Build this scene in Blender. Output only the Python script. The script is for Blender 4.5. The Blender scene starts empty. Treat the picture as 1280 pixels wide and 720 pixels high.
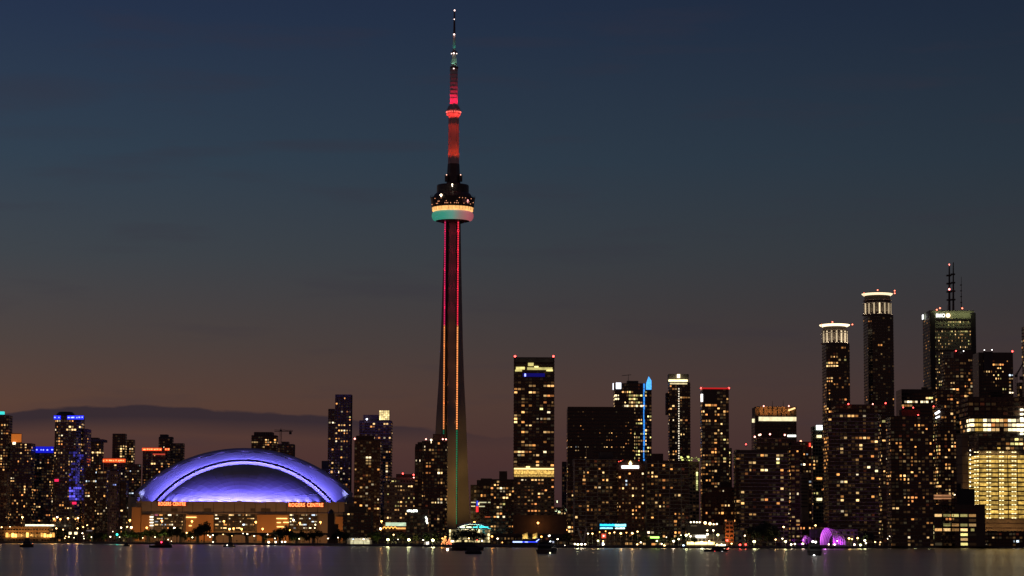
import bpy, math, random
from mathutils import Vector, Matrix
R = math.radians
sc = bpy.context.scene
# ------------------------------------------------------------------ camera
F_PX = 3033.0
CAM = Vector((0.0, 0.0, 5.2))
PITCH = math.atan(315.25 / F_PX)
ROLL = R(0.25)
_F = Vector((0, math.cos(PITCH), math.sin(PITCH)))
_R0 = Vector((1, 0, 0)); _U0 = Vector((0, -math.sin(PITCH), math.cos(PITCH)))
_Rt = _R0 * math.cos(ROLL) + _U0 * math.sin(ROLL)
_Up = _U0 * math.cos(ROLL) - _R0 * math.sin(ROLL)
cd = bpy.data.cameras.new('camera'); cam = bpy.data.objects.new('camera', cd)
sc.collection.objects.link(cam)
cam.matrix_world = Matrix(((_Rt.x, _Up.x, -_F.x, CAM.x), (_Rt.y, _Up.y, -_F.y, CAM.y), (_Rt.z, _Up.z, -_F.z, CAM.z), (0, 0, 0, 1)))
cd.sensor_width = 36; cd.lens = 36 * F_PX / 1280
cd.clip_start = 1; cd.clip_end = 90000
sc.camera = cam
sc.view_settings.view_transform = 'Standard'; sc.view_settings.look = 'None'
sc.view_settings.exposure = 0; sc.view_settings.gamma = 1; sc.view_settings.use_curve_mapping = False
sc.cycles.use_denoising = True
sc.cycles.max_bounces = 4
sc.cycles.sample_clamp_indirect = 2.0
sc.cycles.caustics_reflective = False

def s2l(c):
    return tuple(((v / 255) / 12.92 if v / 255 <= .04045 else ((v / 255 + .055) / 1.055) ** 2.4) for v in c)

def ray(px, py):
    return _F + _Rt * ((px - 640) / F_PX) + _Up * ((360 - py) / F_PX)
def P(px, py, Y):
    d = ray(px, py); return CAM + d * (Y / d.y)
def Wp(px, py, z=0.0):
    d = ray(px, py); return CAM + d * ((z - CAM.z) / d.z)
def proj(p):
    q = Vector(p) - CAM; k = q.dot(_F)
    return 640 + F_PX * q.dot(_Rt) / k, 360 - F_PX * q.dot(_Up) / k

# ------------------------------------------------------------------ node helpers
def N(nt, t, **kw):
    n = nt.nodes.new(t)
    for k, v in kw.items():
        if k.startswith('i_'):
            key = k[2:]; key = int(key) if key.isdigit() else key.replace('_', ' ')
            n.inputs[key].default_value = v
        else: setattr(n, k, v)
    return n
def ramp(nt, stops, interp='LINEAR'):
    n = nt.nodes.new('ShaderNodeValToRGB'); cr = n.color_ramp; cr.interpolation = interp
    while len(cr.elements) < len(stops): cr.elements.new(0.5)
    for e, (p, c) in zip(cr.elements, stops):
        e.position = p; e.color = (*c, 1) if len(c) == 3 else c
    return n
def mth(nt, op, a, b=None, c=None, clamp=False):
    n = nt.nodes.new('ShaderNodeMath'); n.operation = op; n.use_clamp = clamp
    for i, v in enumerate((a, b, c)):
        if v is None: continue
        if isinstance(v, (int, float)): n.inputs[i].default_value = v
        else: nt.links.new(v, n.inputs[i])
    return n.outputs[0]

# ------------------------------------------------------------------ world (dusk sky)
def make_world():
    w = bpy.data.worlds.new('World'); sc.world = w; w.use_nodes = True
    nt = w.node_tree; nt.nodes.clear(); L = nt.links.new
    out = N(nt, 'ShaderNodeOutputWorld')
    tc = N(nt, 'ShaderNodeTexCoord'); sp = N(nt, 'ShaderNodeSeparateXYZ'); L(tc.outputs['Generated'], sp.inputs[0])
    x, y, z = sp.outputs
    ysafe = mth(nt, 'MAXIMUM', y, 0.05)
    az = mth(nt, 'DIVIDE', x, ysafe)                 # tan azimuth
    hx = mth(nt, 'ADD', mth(nt, 'MULTIPLY', az, 2.3), 0.5, clamp=True)    # 0 left .. 1 right of the view
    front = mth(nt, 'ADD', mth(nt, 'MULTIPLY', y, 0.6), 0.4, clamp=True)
    zz = mth(nt, 'MULTIPLY', z, 4.0, clamp=True)
    # elevation z: 0..0.25 -> 0..1 ; left column / right column
    def col(st): return ramp(nt, [(p, s2l(c)) for p, c in st])
    left = col([(0.0, (60, 38, 42)), (0.13, (80, 52, 50)), (0.22, (88, 63, 54)), (0.32, (74, 64, 62)), (0.46, (59, 65, 72)), (0.62, (46, 62, 78)), (0.85, (35, 49, 74)), (1.0, (29, 40, 68))])
    right = col([(0.0, (52, 34, 37)), (0.13, (62, 44, 45)), (0.25, (64, 50, 50)), (0.38, (54, 51, 54)), (0.48, (48, 53, 59)), (0.62, (39, 51, 63)), (0.85, (29, 41, 59)), (1.0, (24, 33, 54))])
    L(zz, left.inputs[0]); L(zz, right.inputs[0])
    mx = N(nt, 'ShaderNodeMix', data_type='RGBA'); L(hx, mx.inputs[0]); L(left.outputs[0], mx.inputs[6]); L(right.outputs[0], mx.inputs[7])
    # high sky beyond the picture
    hi = ramp(nt, [(0.0, s2l((32, 43, 68))), (0.5, s2l((26, 34, 58))), (1.0, s2l((20, 26, 48)))])
    L(z, hi.inputs[0])
    fz = mth(nt, 'MULTIPLY', mth(nt, 'SUBTRACT', z, 0.22), 8.0, clamp=True)
    m2 = N(nt, 'ShaderNodeMix', data_type='RGBA'); L(fz, m2.inputs[0]); L(mx.outputs[2], m2.inputs[6]); L(hi.outputs[0], m2.inputs[7])
    # clouds: direction stretched so they lie flat
    cmb = N(nt, 'ShaderNodeCombineXYZ'); L(mth(nt, 'MULTIPLY', az, 9.0), cmb.inputs[0]); L(mth(nt, 'MULTIPLY', z, 60.0), cmb.inputs[1])
    n1 = N(nt, 'ShaderNodeTexNoise', i_Scale=1.1, i_Detail=6.0, i_Roughness=0.55); L(cmb.outputs[0], n1.inputs['Vector'])
    wisp = ramp(nt, [(0.54, (0, 0, 0)), (0.74, (1, 1, 1))]); L(n1.outputs[0], wisp.inputs[0])
    wm = mth(nt, 'MULTIPLY', wisp.outputs[0], 0.35)
    fn = mth(nt, 'ADD', mth(nt, 'MULTIPLY', n1.outputs[0], 1.5), -.15)
    elv = mth(nt, 'DIVIDE', z, ysafe)
    for (wx, wy, ww_, wh_, am) in ((30, 112, 120, 26, .5), (430, 180, 150, 11, .55), (250, 188, 90, 9, .3), (640, 46, 110, 9, .35), (1090, 95, 130, 14, .25), (60, 165, 120, 12, .25), (820, 55, 90, 8, .2)):
        dx_ = mth(nt, 'MULTIPLY', mth(nt, 'SUBTRACT', az, (wx - 640) / F_PX), F_PX / ww_); dy_ = mth(nt, 'MULTIPLY', mth(nt, 'SUBTRACT', elv, (675 - wy) / F_PX * 1.0), F_PX / wh_)
        q_ = mth(nt, 'SUBTRACT', 1.0, mth(nt, 'ADD', mth(nt, 'MULTIPLY', dx_, dx_), mth(nt, 'MULTIPLY', dy_, dy_)), clamp=True)
        wm = mth(nt, 'ADD', wm, mth(nt, 'MULTIPLY', mth(nt, 'MULTIPLY', q_, am), fn), clamp=True)
    wm = mth(nt, 'MULTIPLY', wm, front)
    m3 = N(nt, 'ShaderNodeMix', data_type='RGBA', blend_type='MIX'); L(wm, m3.inputs[0]); L(m2.outputs[2], m3.inputs[6]); m3.inputs[7].default_value = (*s2l((50, 46, 58)), 1)
    # low cloud bank: its top edge over azimuth
    el = mth(nt, 'DIVIDE', z, ysafe)
    pxn = mth(nt, 'ADD', mth(nt, 'MULTIPLY', az, F_PX / 1280), 0.5, clamp=True)
    def bank(stops, soft, nscale, namp, low):
        r = ramp(nt, [(p, (v, v, v)) for p, v in stops], 'EASE'); L(pxn, r.inputs[0])
        c2 = N(nt, 'ShaderNodeCombineXYZ'); L(mth(nt, 'MULTIPLY', az, nscale), c2.inputs[0]); L(mth(nt, 'MULTIPLY', z, nscale * 2.5), c2.inputs[1])
        nn = N(nt, 'ShaderNodeTexNoise', i_Scale=1.0, i_Detail=5.0, i_Roughness=0.5); L(c2.outputs[0], nn.inputs['Vector'])
        edge = mth(nt, 'ADD', mth(nt, 'MULTIPLY', r.outputs[0], 0.1), mth(nt, 'MULTIPLY', mth(nt, 'SUBTRACT', nn.outputs[0], 0.5), namp))
        top = mth(nt, 'MULTIPLY', mth(nt, 'SUBTRACT', edge, el), 1 / soft, clamp=True)
        lowv = mth(nt, 'ADD', mth(nt, 'MULTIPLY', r.outputs[0], 0.1 * 0.55), low)
        bot = mth(nt, 'MULTIPLY', mth(nt, 'SUBTRACT', el, lowv), 1 / 0.007, clamp=True)
        return mth(nt, 'MULTIPLY', top, bot)
    # values are tan(elevation)*10
    b = bank([(0.0, 0.520), (0.08, 0.545), (0.15, 0.550), (0.25, 0.525), (0.33, 0.505), (0.38, 0.47), (0.5, 0.425), (0.6, 0.36), (1.0, 0.2)], 0.0009, 75.0, 0.0032, 0.013)
    fade = ramp(nt, [(0.0, (.92,) * 3), (0.32, (.88,) * 3), (0.42, (.62,) * 3), (0.5, (.3,) * 3), (0.56, (0,) * 3), (1.0, (0,) * 3)]); L(pxn, fade.inputs[0])
    b = mth(nt, 'MULTIPLY', b, fade.outputs[0])
    m4 = N(nt, 'ShaderNodeMix', data_type='RGBA'); L(b, m4.inputs[0]); L(m3.outputs[2], m4.inputs[6]); m4.inputs[7].default_value = (*s2l((45, 37, 47)), 1)
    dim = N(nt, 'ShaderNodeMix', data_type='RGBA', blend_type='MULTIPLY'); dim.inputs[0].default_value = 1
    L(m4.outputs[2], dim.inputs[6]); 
    rear_fill = ramp(nt, [(0.0, (2.9, 1.8, 1.2)), (1.0, (1, 1, 1))]); L(front, rear_fill.inputs[0]); L(rear_fill.outputs[0], dim.inputs[7])  # unseen sky behind the camera warmed and brightened to light the facades
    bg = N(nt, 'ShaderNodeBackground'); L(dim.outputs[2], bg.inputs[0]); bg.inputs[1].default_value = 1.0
    sky = N(nt, 'ShaderNodeTexSky', sky_type='NISHITA', sun_disc=False, sun_elevation=R(-5), sun_rotation=R(-35))
    bg2 = N(nt, 'ShaderNodeBackground'); L(sky.outputs[0], bg2.inputs[0]); bg2.inputs[1].default_value = 0.05
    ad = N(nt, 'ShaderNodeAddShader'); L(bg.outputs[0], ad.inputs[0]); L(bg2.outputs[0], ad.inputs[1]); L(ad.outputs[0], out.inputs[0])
make_world()
# last light of the set sun, from behind the skyline on the left
sd = bpy.data.lights.new('sun', 'SUN'); sd.energy = 0.02; sd.angle = R(12); sd.color = (1, .62, .42)
so = bpy.data.objects.new('sun', sd); sc.collection.objects.link(so)
so.rotation_euler = Vector((0.55, -0.83, -0.04)).to_track_quat('-Z', 'Y').to_euler()

# ------------------------------------------------------------------ materials
MATS = {}
def mat(name, color, rough=0.8, metal=0.0, var=0.25, vscale=0.15, emit=None, estr=0.0, spec=0.5):
    if name in MATS: return MATS[name]
    m = bpy.data.materials.new(name); m.use_nodes = True; nt = m.node_tree; b = nt.nodes['Principled BSDF']
    b.inputs['Roughness'].default_value = rough; b.inputs['Metallic'].default_value = metal
    b.inputs['Specular IOR Level'].default_value = spec
    g = N(nt, 'ShaderNodeNewGeometry'); n = N(nt, 'ShaderNodeTexNoise', i_Scale=vscale, i_Detail=5.0)
    nt.links.new(g.outputs['Position'], n.inputs['Vector'])
    r = ramp(nt, [(0.25, tuple(c * (1 - var) for c in color)), (0.75, tuple(min(1, c * (1 + var)) for c in color))])
    nt.links.new(n.outputs[0], r.inputs[0]); nt.links.new(r.outputs[0], b.inputs['Base Color'])
    if emit:
        b.inputs['Emission Color'].default_value = (*emit, 1); b.inputs['Emission Strength'].default_value = estr
    MATS[name] = m; return m
def lit(name, color, strength, vary=0.8, island=True, nscale=0.9, contrast=1.0):
    """lamp-lit room behind glass: brightness varies from window to window"""
    if name in MATS: return MATS[name]
    m = bpy.data.materials.new(name); m.use_nodes = True; nt = m.node_tree; nt.nodes.clear(); L = nt.links.new
    out = N(nt, 'ShaderNodeOutputMaterial'); b = N(nt, 'ShaderNodeBsdfPrincipled'); L(b.outputs[0], out.inputs[0])
    b.inputs['Base Color'].default_value = (.03, .028, .026, 1); b.inputs['Roughness'].default_value = .25
    g = N(nt, 'ShaderNodeNewGeometry'); oi = N(nt, 'ShaderNodeObjectInfo')
    rnd = mth(nt, 'FRACT', mth(nt, 'ADD', oi.outputs['Random'], mth(nt, 'MULTIPLY', g.outputs['Random Per Island'], 3.7 if island else 0)))
    n = N(nt, 'ShaderNodeTexNoise', i_Scale=nscale, i_Detail=3.0); L(g.outputs['Position'], n.inputs['Vector'])
    inner = mth(nt, 'ADD', mth(nt, 'MULTIPLY', mth(nt, 'POWER', n.outputs[0], contrast), 1.4 * 1.9 ** (contrast - 1)), 0.3 / contrast)
    s = mth(nt, 'ADD', mth(nt, 'MULTIPLY', mth(nt, 'POWER', rnd, 2.4), 1.9 * vary), 1 - 1.02 * vary)
    s = mth(nt, 'MULTIPLY', mth(nt, 'MULTIPLY', s, inner), strength)
    b.inputs['Emission Color'].default_value = (*color, 1); L(s, b.inputs['Emission Strength']); m.cycles.emission_sampling = 'NONE'
    MATS[name] = m; return m
def glow(name, color, strength):
    if name in MATS: return MATS[name]
    m = bpy.data.materials.new(name); m.use_nodes = True; b = m.node_tree.nodes['Principled BSDF']
    b.inputs['Base Color'].default_value = (*[c * .5 for c in color], 1)
    b.inputs['Emission Color'].default_value = (*color, 1); b.inputs['Emission Strength'].default_value = strength
    MATS[name] = m; return m

# ------------------------------------------------------------------ mesh builder
class MB:
    def __init__(s): s.v = []; s.f = []; s.m = []
    def poly(s, pts, mi=0):
        n = len(s.v); s.v += [tuple(p) for p in pts]; s.f.append(tuple(range(n, n + len(pts)))); s.m.append(mi)
    def prism(s, pts, z0, z1, mi=0, bottom=True, top=True):
        """pts counter-clockwise seen from above"""
        n = len(s.v); k = len(pts)
        s.v += [(p[0], p[1], z0) for p in pts] + [(p[0], p[1], z1) for p in pts]
        for i in range(k):
            j = (i + 1) % k; s.f.append((n + i, n + j, n + k + j, n + k + i)); s.m.append(mi)
        if top: s.f.append(tuple(n + k + i for i in range(k))); s.m.append(mi)
        if bottom: s.f.append(tuple(n + i for i in reversed(range(k)))); s.m.append(mi)
    def box(s, x0, x1, y0, y1, z0, z1, mi=0):
        s.prism([(x0, y0), (x1, y0), (x1, y1), (x0, y1)], z0, z1, mi)
    def lathe(s, prof, c, seg=24, mi=0, caps=True):
        n0 = len(s.v)
        for r, z in prof:
            for i in range(seg):
                a = 2 * math.pi * i / seg; s.v.append((c[0] + r * math.cos(a), c[1] + r * math.sin(a), z))
        for k in range(len(prof) - 1):
            for i in range(seg):
                j = (i + 1) % seg; a = n0 + k * seg
                s.f.append((a + i, a + j, a + seg + j, a + seg + i)); s.m.append(mi)
        if caps:
            s.f.append(tuple(n0 + i for i in reversed(range(seg)))); s.m.append(mi)
            a = n0 + (len(prof) - 1) * seg; s.f.append(tuple(a + i for i in range(seg))); s.m.append(mi)
    def tube(s, p0, p1, r0, r1=None, seg=6, mi=0):
        p0 = Vector(p0); p1 = Vector(p1); r1 = r0 if r1 is None else r1; d = (p1 - p0).normalized()
        a = d.orthogonal().normalized(); b = d.cross(a); n = len(s.v)
        for p, r in ((p0, r0), (p1, r1)):
            for i in range(seg):
                t = 2 * math.pi * i / seg; s.v.append(tuple(p + a * (r * math.cos(t)) + b * (r * math.sin(t))))
        for i in range(seg):
            j = (i + 1) % seg; s.f.append((n + i, n + j, n + seg + j, n + seg + i)); s.m.append(mi)
        s.f.append(tuple(n + i for i in reversed(range(seg)))); s.m.append(mi)
        s.f.append(tuple(n + seg + i for i in range(seg))); s.m.append(mi)
    def ball(s, c, r, mi=0, seg=10, sz=1.0):
        prof = [(max(r * math.sin(math.pi * k / 6), r * .02), c[2] - sz * r * math.cos(math.pi * k / 6)) for k in range(7)]
        s.lathe(prof, c, seg, mi)
    def build(s, name, mats, parent=None, smooth=False, kind=None):
        if not s.f: return None
        me = bpy.data.meshes.new(name); o = parent.location if parent else Vector((0, 0, 0))
        me.from_pydata([(a - o.x, b - o.y, c - o.z) for a, b, c in s.v], [], s.f)
        if not isinstance(mats, (list, tuple)): mats = [mats]
        for m in mats: me.materials.append(m)
        me.polygons.foreach_set('material_index', s.m)
        if smooth: me.polygons.foreach_set('use_smooth', [True] * len(s.f))
        me.update()
        ob = bpy.data.objects.new(name, me); sc.collection.objects.link(ob)
        if parent: ob.parent = parent
        if kind: ob['kind'] = kind
        return ob
def thing(name, label, cat, loc, group=None):
    o = bpy.data.objects.new(name, None); sc.collection.objects.link(o); o.location = loc
    o.empty_display_size = 5; o['label'] = label; o['category'] = cat
    if group: o['group'] = group
    return o
def tag(o, label, cat, group=None):
    o['label'] = label; o['category'] = cat
    if group: o['group'] = group
    return o
def copy_tree(src, loc, label, group=None, scale=None):
    r = src.copy(); sc.collection.objects.link(r); r.location = loc; r['label'] = label
    if group: r['group'] = group
    if scale: r.scale = scale
    for ch in list(src.children):
        c = ch.copy(); sc.collection.objects.link(c); c.parent = r
        for g in list(ch.children):
            d = g.copy(); sc.collection.objects.link(d); d.parent = c
    return r
def lamp(kind, loc, energy, color, parent=None, aim=None, radius=0.5, cone=120, blend=0.6):
    d = bpy.data.lights.new('lamp_light', kind); d.energy = energy; d.color = color; d.shadow_soft_size = radius
    if kind == 'SPOT': d.spot_size = R(cone); d.spot_blend = blend
    o = bpy.data.objects.new('lamp_light', d); sc.collection.objects.link(o)
    if parent: o.parent = parent; o.location = Vector(loc) - parent.location
    else: o.location = loc
    if aim is not None: o.rotation_euler = (Vector(aim) - Vector(loc)).to_track_quat('-Z', 'Y').to_euler()
    return o

# wall materials (real-world base colours)
W = {
 'dark': mat('dark glass curtain wall', (.020, .019, .021), .28, var=.3, vscale=.05),
 'brown': mat('brown brick', (.10, .060, .045), .9), 'brick': mat('red brick', (.17, .075, .05), .9),
 'conc': mat('weathered concrete', (.26, .235, .21), .88), 'pale': mat('pale precast', (.40, .37, .33), .85),
 'dconc': mat('dark concrete', (.085, .075, .070), .85), 'tan': mat('tan cladding', (.24, .17, .105), .85),
 'purple': mat('mauve stone', (.17, .13, .17), .85), 'metal': mat('dark metal', (.05, .05, .055), .45, .6),
 'green': mat('green tinted marble', (.22, .24, .17), .6), 'black': mat('black metal', (.012, .012, .013), .5),
 'slab': mat('balcony slab', (.42, .36, .31), .85, var=.35, vscale=.08), 'dslab': mat('dim balcony slab', (.17, .14, .12), .85, var=.4, vscale=.08),
 'glassd': mat('unlit window glass', (.012, .013, .015), .12, var=.4, vscale=.3),
}
LIT = {
 'amber': lit('amber room', (1, .41, .105), 1.3), 'warm': lit('warm room', (1, .52, .17), 1.35), 'soft': lit('soft room', (1, .62, .25), 1.45),
 'deep': lit('orange room', (1, .36, .10), 1.1), 'white': lit('white room', (1, .80, .50), 1.8), 'cool': lit('cool room', (.72, .86, 1), 1.8),
 'lime': lit('fluorescent office', (.95, .82, .28), 1.4), 'gold': lit('work-lit floor', (1, .62, .13), .85, vary=.35, nscale=.33, contrast=2.2), 'tv': lit('television-lit room', (.35, .45, 1), 1.2),  # gold: pane emission stands in for open floors lit by work lamps
 'dim': lit('dim room', (1, .50, .17), .05), 'dimg': lit('dim office', (.85, .65, .34), .032), 'dred': lit('dim red room', (1, .22, .08), .04),
 'hall': lit('bright hall', (1, .80, .44), 3.0, vary=.4), 'pink': lit('pink room', (1, .25, .4), 1.2),
}
PAL = {
 'condo': ['amber', 'warm', 'warm', 'soft', 'soft', 'amber', 'deep', 'white'], 'office': ['lime', 'soft', 'white', 'soft'],
 'warm': ['amber', 'warm', 'amber', 'soft', 'deep'], 'orange': ['deep', 'amber', 'deep', 'warm'], 'mixed': ['warm', 'soft', 'white', 'amber', 'cool', 'soft'],
 'white': ['white', 'soft', 'hall'], 'lime': ['lime', 'lime', 'soft'], 'gold': ['gold'], 'hall': ['hall', 'white'], 'dim': ['dim', 'dimg'], 'deep': ['deep'], 'amber': ['amber'],
 'red': ['dred'], 'yellow': ['warm', 'soft', 'lime'], 'softs': ['soft'], 'tv': ['tv'], 'greenish': ['lime', 'warm', 'dimg', 'soft', 'amber'],
}
for _k in LIT: PAL.setdefault(_k, [_k])
WMESH = {}
def win_mesh(key):
    if key not in WMESH:
        m = MB(); m.box(-.5, .5, -.5, .5, -.5, .5)
        me = bpy.data.meshes.new('window'); me.from_pydata(m.v, [], m.f); me.materials.append(LIT[key] if key in LIT else MATS[key]); me.update(); WMESH[key] = me
    return WMESH[key]

def offset(poly, d):
    """outward offset of a convex CCW polygon"""
    n = len(poly); out = []
    for i in range(n):
        p0 = Vector(poly[i - 1]); p1 = Vector(poly[i]); p2 = Vector(poly[(i + 1) % n])
        e1 = (p1 - p0).normalized(); e2 = (p2 - p1).normalized()
        n1 = Vector((e1.y, -e1.x)); n2 = Vector((e2.y, -e2.x)); b = (n1 + n2)
        out.append(tuple(p1 + b * (d / max(.3, b.dot(n1)))))
    return out

GROUND = 1.5
RED = glow('red obstruction light', (1, .06, .05), 9)
REDP = glow('pinkish obstruction light', (1, .35, .28), 6)
def block(root, rng, D, x0, x1, y0, y1=None, dd=0, dep=None, shape='box', fh=3.1, bw=3.0, ww=.72, wh=.55, wall='dark', slab=None, fins=None,
          p=.08, pal='condo', run=2, dimp=.25, over=(), hot=(), sides=True, store=None, wallpart='wall', z0=None, darkwin=True, maxside=40, skip=()):
    Y = D + dd; ym = (y0 + min(y1 or 660, 660)) / 2
    a = P(x0, ym, 1000); b = P(x1, ym, 1000); r0 = a.x / 1000; r1 = b.x / 1000
    wid = (r1 - r0) * Y
    dp = dep if dep else min(max(wid * .8, 14), 42)
    X0 = r0 * (Y + dp) if r0 > 0 else r0 * Y
    X1 = r1 * (Y + dp) if r1 < 0 else r1 * Y
    if X1 - X0 < wid * .35: X0, X1 = r0 * Y, r1 * Y
    zt = P((x0 + x1) / 2, y0, Y).z
    zb = (P((x0 + x1) / 2, y1, Y).z if y1 else GROUND) if z0 is None else z0
    cx = (X0 + X1) / 2; w = (X1 - X0) / 2
    if shape == 'box': poly = [(X0, Y), (X1, Y), (X1, Y + dp), (X0, Y + dp)]
    elif shape == 'oct':
        c = min(w, dp / 2) * .42
        poly = [(X0 + c, Y), (X1 - c, Y), (X1, Y + c), (X1, Y + dp - c), (X1 - c, Y + dp), (X0 + c, Y + dp), (X0, Y + dp - c), (X0, Y + c)]
    elif shape == 'cant':   # canted front corners
        c = w * .3
        poly = [(X0 + c, Y), (X1 - c, Y), (X1, Y + c * .9), (X1, Y + dp), (X0, Y + dp), (X0, Y + c * .9)]
    elif shape == 'round':
        poly = [(cx + w * math.cos(t), Y + dp / 2 + dp / 2 * math.sin(t)) for t in [math.pi * 2 * (k + .5) / 14 for k in range(14)]]
    elif shape == 'bow':
        n = 6; poly = [(cx - w + 2 * w * k / n, Y + dp * .22 * (abs(2 * k / n - 1) ** 2)) for k in range(n + 1)] + [(X1, Y + dp), (X0, Y + dp)]
    wm = MB(); wm.prism(poly, zb, zt, 0, bottom=False)
    mats = [W[wall]]
    nf = max(1, int((zt - zb) / fh))
    if slab:
        so_, st, sm = slab; mats.append(W[sm]); pp = offset(poly, so_)
        for k in range(1, nf + 1):
            z = zb + k * fh
            if z + st / 2 <= zt + .01: wm.prism(pp, z - st / 2, z + st / 2, 1)
    if fins:
        ev, fw, fo, fm = fins; mats.append(W[fm]); fi = len(mats) - 1
        for e in range(len(poly)):
            A = Vector(poly[e]); B = Vector(poly[(e + 1) % len(poly)]); u = (B - A); wl = u.length; u.normalize(); n = Vector((u.y, -u.x))
            if n.dot(Vector((0 - A.x, 0 - A.y))) < 0: continue
            nb = max(1, round(wl / bw))
            for i in range(0, nb + 1, ev):
                c = A + u * (wl * i / nb); q0 = c - u * fw / 2; q1 = c + u * fw / 2
                wm.prism([tuple(q0 + n * fo), tuple(q1 + n * fo), tuple(q1 - n * .2), tuple(q0 - n * .2)], zb, zt - .2, fi)
    wo = wm.build(wallpart, mats, root)
    if not darkwin and p == 0 and not over and not hot: return wo, zt, poly
    # windows
    cells = []
    for e in range(len(poly)):
        A = Vector(poly[e]); B = Vector(poly[(e + 1) % len(poly)]); u = (B - A); wl = u.length; u.normalize(); n = Vector((u.y, -u.x))
        vis = n.dot(Vector((-A.x, -A.y)).normalized())
        if vis < .015 or wl < bw * .6 or (not sides and vis < .3): continue
        nb = max(1, round(wl / bw)); cw = wl / nb
        for k in range(nf):
            zc = zb + (k + .5) * fh
            if zc + fh * wh / 2 > zt: continue
            col = None; left = 0
            for i in range(nb):
                c = A + u * ((i + .5) * cw); pos = Vector((c.x, c.y, zc)); px, py = proj(pos)
                pr, pa = p, pal; ov = False; drop = False
                for (a0, b0, a1, b1, q, pl) in over:
                    if a0 <= px <= a1 and b0 <= py <= b1: pr, pa, ov = q, pl, True
                for (a0, b0, a1, b1) in skip:
                    if a0 <= px <= a1 and b0 <= py <= b1: drop = True
                if drop: left = 0; continue
                if left > 0 and not ov: left -= 1
                elif rng.random() < (pr if pr >= .85 else pr * (.8 if ov else .58)):
                    col = rng.choice(PAL[pa]); left = rng.randint(0, run - 1)
                else: col = None
                cells.append([pos, u, n, cw * ww * (rng.choice((1, .8, .62, .5)) if col and pr < .8 else 1), fh * wh * (rng.choice((1, .85, .7)) if col and pr < .8 else 1), col, vis, px, py])
    for h in hot:
        hx, hy = h[0], h[1]; hp = h[2] if len(h) > 2 else pal
        best = min(cells, key=lambda c: (c[7] - hx) ** 2 + (c[8] - hy) ** 2, default=None)
        if best and (best[7] - hx) ** 2 + (best[8] - hy) ** 2 < 30: best[5] = rng.choice(PAL[hp]); best[3] = cw * ww
    store = store if store is not None else root.get('_st')
    ST[root.name].extend((c, rng.random()) for c in cells)
    return wo, zt, poly
ST = {}
def finish_windows(root, rng, dimp=.25, cap=100, darkwin=True):
    cells = ST.pop(root.name)
    litc = sorted([c for c, _ in cells if c[5]], key=lambda c: -c[3] * c[4] * c[6])
    rest = [c for c, _ in cells if not c[5]]
    ind = litc[:cap]
    for c in ind:
        o = bpy.data.objects.new('window', win_mesh(c[5])); sc.collection.objects.link(o); o.parent = root
        o.location = c[0] - root.location; o.scale = (c[3], .2, c[4]); o.rotation_euler = (0, 0, math.atan2(c[1].y, c[1].x))
    many = litc[cap:]
    keys = ['_dark', 'dim', 'dimg', 'dred'] + list(k for k in LIT if k not in ('dim', 'dimg', 'dred'))
    if not darkwin: rest = []
    if many or rest:
        m = MB()
        for c in many + rest:
            if c[5]: mi = keys.index(c[5])
            else:
                r = rng.random(); mi = 0 if r > dimp else (1 if r < dimp * .6 else (2 if r < dimp * .92 else 3))
            u, n = c[1], c[2]; pz = c[0]; hw, hh = c[3] / 2, c[4] / 2; q = Vector((pz.x, pz.y))
            a = q - u * hw + n * .1; b = q + u * hw + n * .1; d = q + u * hw - n * .1; e = q - u * hw - n * .1
            m.prism([tuple(a), tuple(b), tuple(d), tuple(e)], pz.z - hh, pz.z + hh, mi)
        m.build('window', [W['glassd'] if k == '_dark' else LIT[k] for k in keys], root, kind='stuff')

BGROUP = 'buildings of the downtown skyline'
def building(name, label, cat, D, blocks, seed, dimp=.38, extra=None, cap=100, group=None, darkwin=True):
    rng = random.Random(seed); b0 = blocks[0]
    xm = P((b0['x0'] + b0['x1']) / 2, 660, D).x
    root = thing(name, label, cat, Vector((xm, D, GROUND)), group); ST[root.name] = []
    res = [block(root, rng, D, **b) for b in blocks]
    finish_windows(root, rng, dimp, cap, darkwin)
    if extra: extra(root, res, D)
    return root
def obs(root, D, pts, m=None, r=.75):
    for (x, y) in pts:
        q = P(x, y, D + 1); b = MB(); b.lathe([(.25, q.z - 2.2), (.25, q.z - r * .7)], q, 6, 1); b.ball(q, r, 0, 8); b.build('obstruction_light', [m or RED, W['black']], root)
def pbox(root, name, D, x0, y0, x1, y1, m, dd=0, dep=3.0):
    a = P(x0, y1, D + dd); b = P(x1, y0, D + dd); mb = MB(); mb.box(a.x, b.x, D + dd, D + dd + dep, a.z, b.z)
    return mb.build(name, m, root)
def mast(root, D, x, ybot, ytop, r=.5, name='antenna', m='black', dd=8):
    a = P(x, ybot, D + dd); b = P(x, ytop, D + dd); mb = MB(); mb.tube(a - Vector((0, 0, 2)), b, r, r * .45); 
    h = (b - a).length
    if h > 12:
        for k in range(1, 5): z = a.z + h * k / 5.5; mb.box(a.x - r * 1.8, a.x + r * 1.8, a.y - r * 1.8, a.y + r * 1.8, z, z + h * .03)
    return mb.build(name, W[m], root)

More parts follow.
